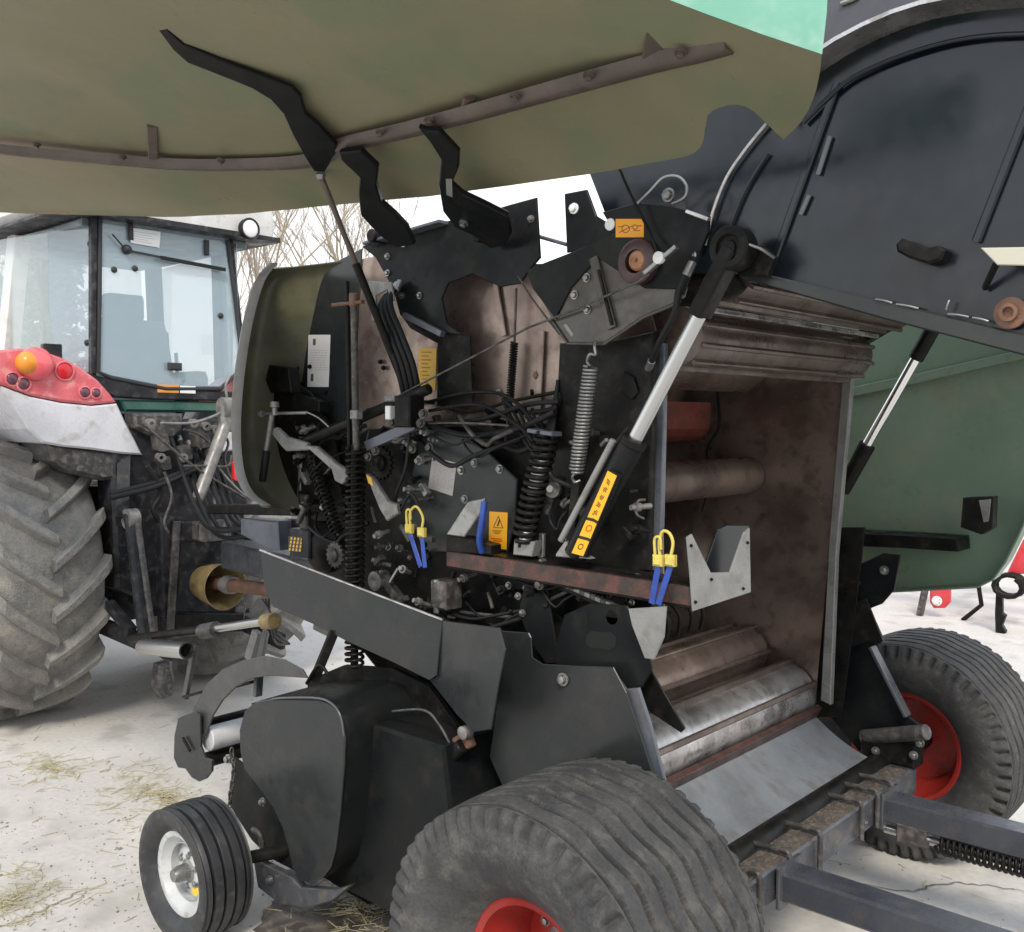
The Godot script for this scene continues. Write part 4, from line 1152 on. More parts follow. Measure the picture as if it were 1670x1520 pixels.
	# square connector block at the centre
	part(B, "valve_block", MB.new().box(pz(668, 672, .78), Vector3.RIGHT, Vector3.UP, Vector3(.075, .10, .07), .005), M.mech_black)
	part(B, "valve_cap", MB.new().box(pz(637, 673, .80), Vector3.RIGHT, Vector3.UP, Vector3(.025, .045, .03), .003), M.white_print)
	part(B, "valve_cap", MB.new().box(pz(640, 650, .79), Vector3.RIGHT, Vector3.UP, Vector3(.05, .02, .03), .003), M.pale_metal)
	part(B, "valve_cap", MB.new().box(pz(581, 676, .84), Vector3.RIGHT, Vector3.UP, Vector3(.035, .03, .03), .003), M.pale_metal)
	for q3 in [[690, 675, .8], [686, 690, .79], [640, 690, .8], [672, 732, .76], [600, 745, .8], [612, 735, .8], [700, 730, .74]]:
		put(B, "fitting", bolt_mesh(.011), M.muddy_metal, pz(q3[0], q3[1], q3[2]), Vector3(.2, .1, 1))
	# bolt row on the black plate
	bolts(B, .004, M.zinc, .70, [700, 716, 707, 718, 714, 718, 699, 705])
	# gear wheel, chains and springs in the dark front corner
	part(B, "sprocket", sprocket(pz(620, 755, .72), .06, 18), M.mech_black)
	part(B, "sprocket", sprocket(pz(545, 905, .74), .05, 16), M.muddy_metal)
	part(B, "sprocket", sprocket(pz(560, 830, .72), .045, 14), M.mech_black)
	for k in 22:
		var t := k / 21.0
		part(B, "chain_link", MB.new().box(pz(lerpf(482, 552, t), lerpf(690, 870, t), .70), pz(552, 870, .7) - pz(482, 690, .7), Vector3.BACK, Vector3(.020, .018, .014), .004), M.muddy_metal if k % 2 else M.mech_black)
	spring(B, M.mech_black, pz(505, 735, .75), pz(550, 870, .75), .020, .005, 20)
	part(B, "gear_housing", MB.new().lathe(pz(545, 890, .60), Vector3.BACK, [Vector2(0, .10), Vector2(.06, .10), Vector2(.08, .08), Vector2(.10, .04), Vector2(.10, 0)], 26), M.mech_black)
	part(B, "roller_bearing", MB.new().lathe(pz(628, 945, .66), Vector3.BACK, [Vector2(0, .035), Vector2(.05, .035), Vector2(.055, .028), Vector2(.055, .014), Vector2(.045, 0)], 20), M.pale_metal)
	part(B, "bearing_arm", MB.new().bar(pz(632, 950, .70), pz(660, 990, .70), .03, .03, Vector3.BACK), M.muddy_metal)
	part(B, "motor_block", MB.new().box(pz(728, 968, .76), Vector3.RIGHT, Vector3.UP, Vector3(.07, .09, .08), .006), M.muddy_metal)
	part(B, "motor_shaft", MB.new().rod(pz(712, 945, .79), pz(712, 1000, .79), .010), M.zinc)
	plate(B, "back_plate", M.mech_black, .64, [600, 700, 905, 690, 1060, 700, 1062, 1000, 905, 1030, 700, 1020, 520, 960, 505, 760], .008)
	plate(B, "rear_column", M.mech_black, .66, [912, 560, 1000, 555, 1066, 540, 1056, 930, 1010, 940, 905, 930, 905, 700], .03, .004)
	part(B, "column_tag", MB.new().prism(zq(.67, [1016, 605, 1032, 615, 1040, 640, 1030, 652, 1012, 640]), Vector3.BACK, .008, .002), M.mech_black)
	hose(B, "wire_bail", M.muddy_metal, .004, zpath([1052, 815, .70, 1040, 818, .72, 1038, 838, .72, 1050, 846, .70]), 6)
	part(B, "crank_knob", MB.new().lathe(pz(905, 800, .72), Vector3(.3, .2, 1), [Vector2(0, .022), Vector2(.02, .024), Vector2(.03, .012), Vector2(.04, .010), Vector2(.04, 0)], 16), M.pale_metal)
	part(B, "crank_arm", MB.new().bar(pz(905, 802, .71), pz(892, 838, .71), .02, .02), M.muddy_metal)

# small fittings, pins, brackets and pipes that fill the working side
func baler_fittings(B: Node3D) -> void:
	rng.seed = 404
	var zones := [[600, 700, 700, 900, .70, .78, 26], [485, 680, 560, 850, .68, .76, 22], [848, 700, 1050, 890, .69, .72, 16], [640, 920, 900, 1010, .70, .78, 26], [905, 940, 1050, 1000, .70, .76, 10], [560, 880, 700, 960, .68, .74, 14], [700, 640, 900, 700, .63, .66, 10]]
	for q in zones:
		for k in q[6]:
			var p := pz(rng.randf_range(q[0], q[2]), rng.randf_range(q[1], q[3]), rng.randf_range(q[4], q[5]))
			var d := Vector3(rng.randf_range(-.5, .5), rng.randf_range(-.3, .5), 1).normalized()
			var m: Material = [M.muddy_metal, M.mech_black, M.zinc, M.mech_black, M.black_paint, M.pale_metal][rng.randi() % 6]
			match rng.randi() % 4:
				0: put(B, "bolt", bolt_mesh([.006, .008, .011][rng.randi() % 3]), M.zinc if rng.randf() < .5 else M.muddy_metal, p, Vector3.BACK, rng.randf())
				1: part(B, "fitting", MB.new().lathe(p, d, [Vector2(-.04, .008), Vector2(0, .008), Vector2(0, .014), Vector2(.014, .014), Vector2(.014, .009), Vector2(.03, .008), Vector2(.03, 0)], 8), m)
				2: part(B, "small_bracket", MB.new().box(p, Vector3(rng.randf_range(-1, 1), rng.randf_range(-1, 1), 0), Vector3.BACK, Vector3(rng.randf_range(.03, .08), rng.randf_range(.012, .03), .02), .003), m)
				3: part(B, "pin", MB.new().rod(p, p + Vector3(rng.randf_range(-.05, .05), rng.randf_range(-.05, .05), .02), .006, 10), m)
	var runs := [[600, 700, 900, 720, 5], [490, 690, 640, 860, 8], [690, 930, 1000, 1000, 7], [860, 690, 1040, 880, 5], [640, 640, 900, 700, 2]]
	for q in runs:
		for k in q[4]:
			var a := pz(rng.randf_range(q[0], q[2]), rng.randf_range(q[1], q[3]), .70)
			var e := pz(rng.randf_range(q[0], q[2]), rng.randf_range(q[1], q[3]), .70)
			var mid := (a + e) * .5 + Vector3(rng.randf_range(-.03, .03), -rng.randf_range(.02, .10), rng.randf_range(.02, .07))
			hose(B, "cable", [M.rubber, M.mech_black, M.rubber, M.muddy_metal][rng.randi() % 4], [.004, .006, .008][rng.randi() % 3], [a, a.lerp(mid, .6) + Vector3(0, 0, .02), mid, e.lerp(mid, .6) + Vector3(0, 0, .02), e], 6)

func sprocket(c: Vector3, r: float, teeth: int) -> MB:
	var p := []
	for i in teeth * 4:
		var a := TAU * i / (teeth * 4)
		var k: float = [1.0, 1.0, .86, .86][i % 4]
		p.append(c + Vector3(cos(a), sin(a), 0) * r * k)
	var b := MB.new().prism(p, Vector3.BACK, .012, .001)
	b.lathe(c - Vector3(0, 0, .03), Vector3.BACK, [Vector2(0, 0), Vector2(0, r * .5), Vector2(.04, r * .5), Vector2(.05, r * .3), Vector2(.05, 0)], 18)
	return b

func baler_front(B: Node3D) -> void:
	# curved front fender, its inner face towards us
	var la := curve(zpath([452, 430, .86, 430, 458, .90, 410, 528, .93, 396, 620, .95, 391, 700, .95, 396, 765, .95, 412, 805, .95, 440, 826, .95]), 4)
	var lb := curve(zpath([575, 425, .60, 540, 448, .60, 520, 520, .60, 505, 600, .60, 500, 670, .60, 512, 740, .60, 535, 800, .60, 560, 840, .60]), 4)
	var rows := []
	for i in la.size():
		var line := []
		for k in 7:
			var t := k / 6.0
			var p: Vector3 = la[i].lerp(lb[i], t)
			p.x -= .24 * sin(t * PI)
			line.append(p)
		rows.append(line)
	var fd := part(B, "front_fender", MB.new().shell(rows, .006, true), M.fender_inner, "olive inner face of the curved front fender")
	var lip := []
	for p in la: lip.append([p + Vector3(.004, 0, -.002), p + Vector3(-.003, 0, .010), p + Vector3(-.025, 0, .014)])
	part(fd, "fender_lip", MB.new().shell(lip, .005, true), M.lip_grey)
	plate(B, "front_shade_plate", M.mech_black, .67, [462, 612, 505, 640, 540, 700, 575, 850, 520, 850, 440, 828, 418, 800, 408, 760, 424, 700, 440, 650], .012)  # black plate put in for the shaded inside of the fender
	plate(B, "front_bracket", M.mech_black, .72, [438, 595, 470, 600, 475, 640, 440, 640, 432, 620], .05, .004)
	plate(B, "front_bracket", M.mech_black, .70, [478, 640, 520, 655, 520, 672, 470, 668], .05, .004)
	# drawbar, black upper bar and couplings
	part(B, "drawbar", MB.new().bar(Vector3(-1.8, .98, .15), Vector3(-3.45, .98, -.05), .16, .15, Vector3.UP, .01), M.beam_paint)
	part(B, "drawbar_top", MB.new().bar(pxx(346, 830, -3.25), pxx(515, 832, -2.15), .06, .05, Vector3.UP, .008), M.mech_black)
	part(B, "drawbar_box", MB.new().prism(zq(.30, [392, 846, 452, 850, 455, 898, 440, 898, 392, 872]), Vector3.BACK, .1, .006), M.blue_grey)
	part(B, "front_carrier", MB.new().box(pz(505, 885, .66), Vector3.RIGHT, Vector3.UP, Vector3(.13, .11, .10), .006), M.tractor_black)
	sticker(B, "hazard_label", M.label_hazard, .7115, [470, 874, 492, 876, 492, 900, 470, 898])
	part(B, "jack_post", MB.new().box(pz(502, 835, .66), Vector3.UP, Vector3.RIGHT, Vector3(.14, .05, .05), .006), M.muddy_metal)
	part(B, "jack_screw", MB.new().rod(pz(492, 800, .66), pz(492, 758, .66), .014), M.pale_metal)
	part(B, "jack_head", MB.new().rod(pz(492, 764, .66), pz(492, 752, .66), .02, 6), M.pale_metal)
	part(B, "jack_pin", MB.new().rod(pz(474, 832, .70), pz(484, 832, .68), .018), M.pale_metal)
	# pto shaft with rusty joint and cracked yellow cone
	var px0 := Vector3(-3.48, .80, -.01)
	part(B, "shaft_guard", MB.new().lathe(px0, Vector3.LEFT, [Vector2(.03, .115), Vector2(0, .132), Vector2(-.004, .128), Vector2(.02, .118), Vector2(.22, .085), Vector2(.27, .055), Vector2(.27, .062), Vector2(.22, .093), Vector2(.16, .10), Vector2(.15, .108), Vector2(.10, .108), Vector2(.09, .117), Vector2(.03, .117)], 36), M.guard_yellow)
	part(B, "drive_shaft", MB.new().rod(Vector3(-3.72, .80, -.01), Vector3(-2.75, .86, .06), .036, 20), M.rusty)
	part(B, "shaft_joint", MB.new().lathe(Vector3(-3.47, .815, 0), Vector3(1, .05, .05), [Vector2(0, .0), Vector2(0, .045), Vector2(.04, .052), Vector2(.10, .046), Vector2(.10, 0)], 20), M.pale_metal)
	part(B, "shaft_yoke", MB.new().lathe(Vector3(-2.95, .845, .04), Vector3(1, .05, .05), [Vector2(0, 0), Vector2(0, .05), Vector2(.05, .06), Vector2(.06, .045), Vector2(.14, .05), Vector2(.14, 0)], 20), M.rusty)
	for k in 3: hose(B, "guard_chain", M.muddy_metal, .006, [Vector3(-2.9, .82, .1 + k * .02), Vector3(-2.86 + k * .03, .7, .12), Vector3(-2.84, .6 + k * .03, .1), Vector3(-2.7, .62, .12)], 6)
	# hoses looping from the baler to the tractor
	for k in 6:
		hose(B, "hydraulic_hose", M.rubber, .012, [Vector3(-3.95, 1.50 + .03 * k, -.25 + k * .06), Vector3(-3.5, 1.18 + .03 * (k % 3), -.1 + k * .05), Vector3(-3.1, 1.12 + .04 * (k % 2), .05 + k * .04), Vector3(-2.6, 1.14 + .02 * k, .2), Vector3(-2.0, 1.25, .35)], 8)
	part(B, "support_leg", MB.new().bar(pz(420, 1030, .40), pz(407, 1075, .42), .05, .03), M.tab_grey)

func baler_pickup(B: Node3D) -> void:
	# rounded end cover of the pickup
	var cz := 1.06
	var outline := [470, 1140, 520, 1141, 545, 1152, 557, 1172, 562, 1205, 560, 1250, 553, 1330, 546, 1385, 538, 1415, 525, 1432, 505, 1441, 487, 1436, 476, 1415, 470, 1385, 460, 1350, 444, 1316, 420, 1283, 398, 1255, 391, 1225, 390, 1190, 398, 1160, 415, 1145, 440, 1140]
	var cov := part(B, "pickup_end_cover", MB.new().prism(zq(cz, outline), Vector3.BACK, .012, .004), M.shield_paint, "rounded dark end cover of the pickup")
	# top and rear skin of the pickup housing
	var rim := zq(cz - .01, [410, 1147, 440, 1141, 520, 1142, 545, 1153, 557, 1173, 562, 1205, 560, 1250, 553, 1330, 546, 1385, 538, 1415, 525, 1432, 505, 1441])
	var rows := []
	for p in rim: rows.append([p, p + Vector3(.012, .006, -.02), p + Vector3(.02, .012, -.10), p + Vector3(.03, .02, -.30)])
	part(cov, "cover_skin", MB.new().shell(rows, .005, true), M.black_paint)
	part(cov, "edge_highlight", MB.new().tube(curve(zq(cz + .001, [444, 1140, 470, 1138, 520, 1139, 544, 1150, 556, 1170, 561, 1200]), 4), .004, 6), M.tail_grey)  # lighter grey tube paints the highlight on the top edge
	plate(B, "pickup_side_plate", M.black_paint, .98, [380, 1235, 400, 1250, 440, 1300, 470, 1370, 480, 1420, 440, 1400, 410, 1370, 372, 1310], .012)
	plate(B, "pickup_housing", M.mech_black, .78, [500, 1110, 560, 1085, 640, 1090, 700, 1120, 755, 1200, 770, 1300, 700, 1460, 600, 1475, 540, 1440], .02)
	part(B, "pickup_drum", MB.new().rod(Vector3(-1.46, .38, -.95), Vector3(-1.46, .38, .95), .13, 30), M.mech_black)
	for k in 10:
		for j in 4:
			var zz := -.9 + k * .2
			var a := j * PI / 2 + .5 + k * .1
			var c := Vector3(-1.46, .38, zz)
			var d := Vector3(cos(a), sin(a), 0)
			part(B, "tine", MB.new().tube([c + d * .12, c + d * .2, c + d * .26 + Vector3(-.02, 0, 0)], .004, 5), M.mech_black)
	part(B, "pickup_arm", MB.new().prism(zq(1.04, [412, 1400, 476, 1432, 490, 1448, 545, 1452, 570, 1444, 540, 1470, 500, 1482, 455, 1475, 420, 1448]), Vector3.BACK, .03, .004), M.beam_paint)
	part(B, "wheel_axle", MB.new().rod(Vector3(-1.62, .22, 1.25), Vector3(-1.50, .22, .95), .022), M.mech_black)
	bolts(B, .010, M.zinc, 1.05, [440, 1435, 428, 1308])
	hose(B, "arm_latch", M.muddy_metal, .010, zpath([412, 1352, 1.02, 424, 1362, 1.02, 428, 1385, 1.01]), 7)
	# adjusting chain hanging beside the cover
	for i in 11:
		var t := i / 10.0
		var l := MB.new()
		var c := pz(378 + 3 * sin(t * 5), lerpf(1225, 1312, t), 1.04)
		var pts := []
		for k in 9:
			var a := TAU * k / 8
			pts.append(c + (Vector3(cos(a) * .007, sin(a) * .014, 0) if i % 2 else Vector3(0, sin(a) * .014, cos(a) * .007)))
		part(B, "chain_link", l.tube(pts, .003, 6, false), M.muddy_metal)
	put(B, "bolt", bolt_mesh(.012), M.zinc, pz(372, 1238, 1.05))
	# wind guard: curved flat plates with a roller and slotted end plates
	part(B, "wind_guard_plate", MB.new().prism(zq(.98, [305, 1190, 316, 1152, 336, 1116, 362, 1092, 396, 1077, 430, 1070, 462, 1076, 492, 1092, 500, 1106, 470, 1104, 440, 1102, 412, 1106, 384, 1120, 362, 1142, 346, 1168, 334, 1200]), Vector3.BACK, .010, .002), M.guard_grey)
	part(B, "guard_end_plate", MB.new().prism(zq(1.0, [290, 1172, 302, 1166, 318, 1161, 326, 1166, 327, 1218, 334, 1236, 346, 1240, 345, 1258, 336, 1270, 324, 1275, 312, 1268, 302, 1254, 290, 1252, 283, 1236, 284, 1200]), Vector3.BACK, .010, .002), M.shield_paint)
	part(B, "guard_pin", MB.new().rod(pz(298, 1203, 1.01), pz(310, 1225, 1.01), .006), M.mech_black)
	part(B, "guard_roller", MB.new().rod(pz(338, 1205, .96), pz(338, 1205, .96) + Vector3(.05, .02, -1.8), .048, 24), M.fender_white)
	part(B, "guard_tube", MB.new().rod(pz(335, 1240, .96), pz(335, 1240, .96) + Vector3(.05, .02, -1.8), .03, 18), M.mech_black)
	part(B, "guard_tube", MB.new().rod(pz(332, 1182, .96), pz(332, 1182, .96) + Vector3(.05, .02, -1.8), .02, 18), M.mech_black)
	part(B, "guard_arm", MB.new().bar(pz(424, 1076, .93), pz(420, 1135, .93), .02, .03), M.guard_grey)
	part(B, "guard_arm", MB.new().bar(pz(318, 1052, .70), pz(302, 1138, .70), .02, .03), M.guard_grey)
	part(B, "guard_arm", MB.new().bar(pz(434, 1030, .80), pz(424, 1076, .86), .02, .03), M.guard_grey)
	part(B, "guard_slat", MB.new().bar(pz(302, 1136, .70), pz(332, 1128, .70), .03, .012), M.mech_black)
	part(B, "guard_slat", MB.new().bar(pz(384, 1120, .80), pz(412, 1112, .80), .03, .012), M.mech_black)
	part(B, "guard_stay", MB.new().bar(pz(545, 1030, .86), pz(512, 1110, .92), .035, .03), M.mech_black)
	part(B, "guard_stay", MB.new().bar(pz(520, 1016, .84), pz(545, 1028, .84), .05, .04), M.bracket_taupe)
	hose(B, "cable", M.mech_black, .006, zpath([500, 1115, .95, 520, 1085, .94, 535, 1100, .93]), 6)
	# polished lift rod and open pipe
	part(B, "lift_rod", MB.new().rod(pz(215, 1042, .62), pz(345, 1026, .67), .022, 20), M.mech_black)
	part(B, "lift_piston", MB.new().rod(pz(345, 1026, .67), pz(432, 1013, .72), .018, 20), M.rod_steel)
	part(B, "rod_collar", MB.new().rod(pz(330, 1030, .665), pz(352, 1026, .675), .034, 18), M.muddy_metal)
	part(B, "rod_collar", MB.new().rod(pz(432, 1014, .715), pz(448, 1012, .725), .032, 18), M.guard_yellow)
	part(B, "open_pipe", MB.new().lathe(pz(305, 1061, .74), pz(200, 1052, .66) - pz(305, 1061, .74), [Vector2(.12, .030), Vector2(0, .030), Vector2(0, .037), Vector2(.5, .037)], 24), M.rod_steel)
	part(B, "pipe_shade_disc", MB.new().lathe(pz(300, 1060, .737), pz(200, 1052, .66) - pz(305, 1061, .74), [Vector2(.06, .0), Vector2(.06, .030)], 24), M.hole_shade)  # black disc painted as the shade inside the pipe
	# stays under the shield
	var st := part(B, "damper", MB.new().rod(pz(755, 1215, .90), pz(660, 1310, .92), .022, 18), M.mech_black)
	part(st, "damper_rod", MB.new().rod(pz(672, 1298, .92), pz(648, 1322, .92), .012, 14), M.zinc)
	part(B, "damper_lug", MB.new().lathe(pz(765, 1192, .88), Vector3.BACK, [Vector2(0, .02), Vector2(.03, .02), Vector2(.034, .012), Vector2(.034, 0)], 14), M.pale_metal)
	part(B, "damper_bracket", MB.new().box(pz(757, 1210, .88), Vector3(1, .6, 0), Vector3.BACK, Vector3(.06, .03, .05), .004), M.rusty)
	hose(B, "cable", M.muddy_metal, .004, zpath([640, 1160, .90, 690, 1158, .92, 715, 1180, .92, 740, 1225, .90]), 6)
	part(B, "lower_stay", MB.new().bar(pz(650, 1312, .86), pz(800, 1345, .80), .03, .02), M.mech_black)
	part(B, "lower_stay", MB.new().bar(pz(745, 1250, .84), pz(790, 1330, .82), .03, .02), M.mech_black)
	part(B, "under_guard", MB.new().prism([Vector3(-1.55, .16, .95), Vector3(-.9, .16, .95), Vector3(-.7, .45, .95), Vector3(-.75, .75, .95), Vector3(-1.3, .75, .95)], Vector3.BACK, 1.9, .01), M.black_paint)
	# gauge wheel
	var ty := rib_tyre(.222, .138, .18, 4, 0.0, 1, 0)
	var rm := rim_mesh(.128, .17, .005)
	wheel(B, "gauge_wheel", Vector3(-1.62, .222, 1.265), false, ty, M.tyre_dark, rm, M.rim_white, .005, .10, .4)
	part(B, "valve_label", MB.new().lathe(Vector3(-1.585, .165, 1.285), Vector3.BACK, [Vector2(0, .022), Vector2(.002, .02), Vector2(.002, 0)], 10), M.straw_yellow)

# ---------------------------------------------------------------- tractor
func lug_tyre(r: float, rim: float, w: float, lugs: int, lug_h: float) -> Mesh:
	var b := MB.new()
	var h := w * .5
	var rc := r - lug_h
	b.lathe(Vector3.ZERO, Vector3.BACK, [Vector2(-h * .72, rim), Vector2(-h * .9, rim + (rc - rim) * .25), Vector2(-h, rim + (rc - rim) * .55), Vector2(-h * .98, rim + (rc - rim) * .8), Vector2(-h * .88, rc - .035), Vector2(-h * .6, rc - .008), Vector2(0, rc),
		Vector2(h * .6, rc - .008), Vector2(h * .88, rc - .035), Vector2(h * .98, rim + (rc - rim) * .8), Vector2(h, rim + (rc - rim) * .55), Vector2(h * .9, rim + (rc - rim) * .25), Vector2(h * .72, rim)], 96)
	var surf := func(t: float) -> float:  # carcass radius at |t| = z / h
		return rc - .008 * minf(t / .6, 1.0) - .027 * clampf((t - .6) / .28, 0, 1) - .12 * clampf((t - .88) / .12, 0, 1)
	for side in [-1.0, 1.0]:
		for k in lugs:
			var a0: float = TAU * (k + (.5 if side > 0 else 0.0)) / lugs
			var rows := []
			var n := 11
			for i in n:
				var t := lerpf(-.05, 1.0, i / float(n - 1))
				var a := a0 + (0.30 * t + .10 * t * t) * .78
				var half := lerpf(.026, .036, t)
				var top: float = r - .012 * t * t if t < .9 else r - .03
				var bot: float = surf.call(absf(t)) - .02
				var z: float = side * h * t
				var d := Vector3(cos(a), sin(a), 0)
				var tang := Vector3(-sin(a), cos(a), 0)
				rows.append([Vector3(0, 0, z) + d * bot - tang * (half + .018), Vector3(0, 0, z) + d * (top - .006) - tang * half, Vector3(0, 0, z) + d * top - tang * (half - .008), Vector3(0, 0, z) + d * top + tang * (half - .008), Vector3(0, 0, z) + d * (top - .006) + tang * half, Vector3(0, 0, z) + d * bot + tang * (half + .018)])
			for i in n - 1:
				for j in 5:
					var q: Array = rows[i]
					var p: Array = rows[i + 1]
					var nn: Vector3 = (q[j + 1] - q[j]).cross(p[j] - q[j]).normalized()
					if nn.dot(Vector3(q[2].x, q[2].y, 0)) < 0 and j == 2: nn = -nn
					elif j != 2 and nn.dot((q[j] + q[j + 1]) * .5 - (q[0] + q[5]) * .5) < 0: nn = -nn
					b.quad(q[j], q[j + 1], p[j + 1], p[j], nn)
			for e in [rows[0], rows[n - 1]]:
				var nn := Vector3(0, 0, side if e == rows[n - 1] else -side)
				for j in range(1, 5): b.tri(e[0], e[j], e[j + 1], nn, nn, nn)
	return b.mesh()

func dome(c: Vector3, axis: Vector3, r: float, h: float, seg := 22) -> MB:
	var pr := [Vector2(0, r)]
	for i in 7:
		var a := (i + 1) / 7.0 * PI / 2
		pr.append(Vector2(h * sin(a), r * cos(a)))
	return MB.new().lathe(c, axis, pr, seg)

func build_tractor() -> void:
	var at := Vector3(-4.7, 0, 0)
	var T := thing("tractor", "tractor with red and white fender, glazed cab and muddy tyres", "tractor", at)
	var lt := lug_tyre(.86, .50, .60, 19, .055)
	var rim := rim_mesh(.49, .5, .05)
	for z in [.73, -.73]:
		wheel(T, "rear_wheel", Vector3(-4.72, .855, z), z < 0, lt, M.tyre_mud, rim, M.roof_white, .05, .3, .13)
	var lf := lug_tyre(.60, .36, .42, 17, .045)
	var rim2 := rim_mesh(.35, .36, .04)
	for z in [.68, -.68]:
		wheel(T, "front_wheel", Vector3(-7.2, .598, z), z < 0, lf, M.tyre_mud, rim2, M.roof_white, .04, .22, .4)
	# chassis and bonnet
	part(T, "rear_axle_housing", MB.new().box(Vector3(-4.55, .95, 0), Vector3.RIGHT, Vector3.UP, Vector3(1.0, .75, .62), .04), M.tractor_black)
	part(T, "axle_tube", MB.new().rod(Vector3(-4.72, .855, -.6), Vector3(-4.72, .855, .6), .13, 24), M.tractor_black)
	part(T, "gearbox", MB.new().box(Vector3(-5.8, .95, 0), Vector3.RIGHT, Vector3.UP, Vector3(1.7, .6, .45), .04), M.tractor_black)
	part(T, "front_axle", MB.new().box(Vector3(-7.2, .6, 0), Vector3.BACK, Vector3.UP, Vector3(1.0, .16, .2), .02), M.tractor_black)
	part(T, "bonnet", MB.new().box(Vector3(-6.75, 1.45, 0), Vector3.RIGHT, Vector3.UP, Vector3(2.0, .7, .7), .09), M.fender_red)
	# fenders
	for s in [1.0, -1.0]:
		var fr: Array = xq(-3.93, [-70, 585, -20, 573, 30, 568, 70, 572, 100, 583, 130, 598, 160, 620, 180, 642, 190, 656, 150, 660, 100, 655, 50, 645, 10, 630, -20, 618, -70, 612])
		var fwp: Array = xq(-3.932, [4, 630, 50, 647, 100, 657, 150, 662, 191, 658, 206, 690, 220, 716, 233, 742, 200, 740, 150, 733, 100, 728, 70, 722, 46, 700, 26, 668, 8, 640])
		if s < 0:
			for q in [fr, fwp]:
				for i in q.size(): q[i].z = -q[i].z
		var f := part(T, "fender", MB.new().prism(fwp, Vector3.RIGHT, .55, .01), M.fender_white)
		var f2 := part(f, "lamp_panel", MB.new().prism(fr, Vector3.RIGHT, .50, .012), M.fender_red)
		f2.position = Vector3.ZERO
		# arch over the tyre
		var rows := []
		for i in 15:
			var a := lerpf(1.3, 3.0, i / 14.0)
			rows.append([Vector3(-4.72 + cos(a) * .97, .86 + sin(a) * .97, s * .36), Vector3(-4.72 + cos(a) * .97, .86 + sin(a) * .97, s * 1.04)])
		part(f, "wheel_arch", MB.new().shell(rows, .01, s > 0), M.tractor_black)
		if s > 0:
			part(f, "turn_lamp", dome(pxx(46, 592, -3.915), Vector3(1, .0, .8), .062, .07), M.amber)
			part(f, "tail_lamp", dome(pxx(58, 593, -3.928), Vector3(1, .05, .1), .088, .075), M.lens_pink)
			for q in [[105, 605, 13], [20, 618, 9], [38, 626, 9], [138, 640, 8], [156, 641, 7]]:
				part(f, "lamp_ring", MB.new().lathe(pxx(q[0], q[1], -3.929), Vector3.RIGHT, [Vector2(0, q[2] * .0034 + .010), Vector2(.008, q[2] * .0034 + .008), Vector2(.010, q[2] * .0034 + .001), Vector2(0, q[2] * .0034 - .001)], 22), M.fender_red)
				part(f, "round_lamp", dome(pxx(q[0], q[1], -3.928), Vector3.RIGHT, q[2] * .0034, .014), M.lens_red if q[2] > 10 else M.lens_dark)
			part(f, "lamp_bracket", MB.new().box(pxx(84, 575, -3.98), Vector3.RIGHT, Vector3.UP, Vector3(.04, .09, .10), .006), M.tractor_black)
	# bowl under the near fender, its shading put into a dark colour
	part(T, "fender_bowl_shade", MB.new().prism(xq(-3.96, [76, 722, 150, 732, 232, 742, 228, 762, 210, 780, 170, 784, 120, 772, 88, 752]), Vector3.RIGHT, .4, .02), M.muddy_metal)
	tractor_cab(T)
	tractor_linkage(T)

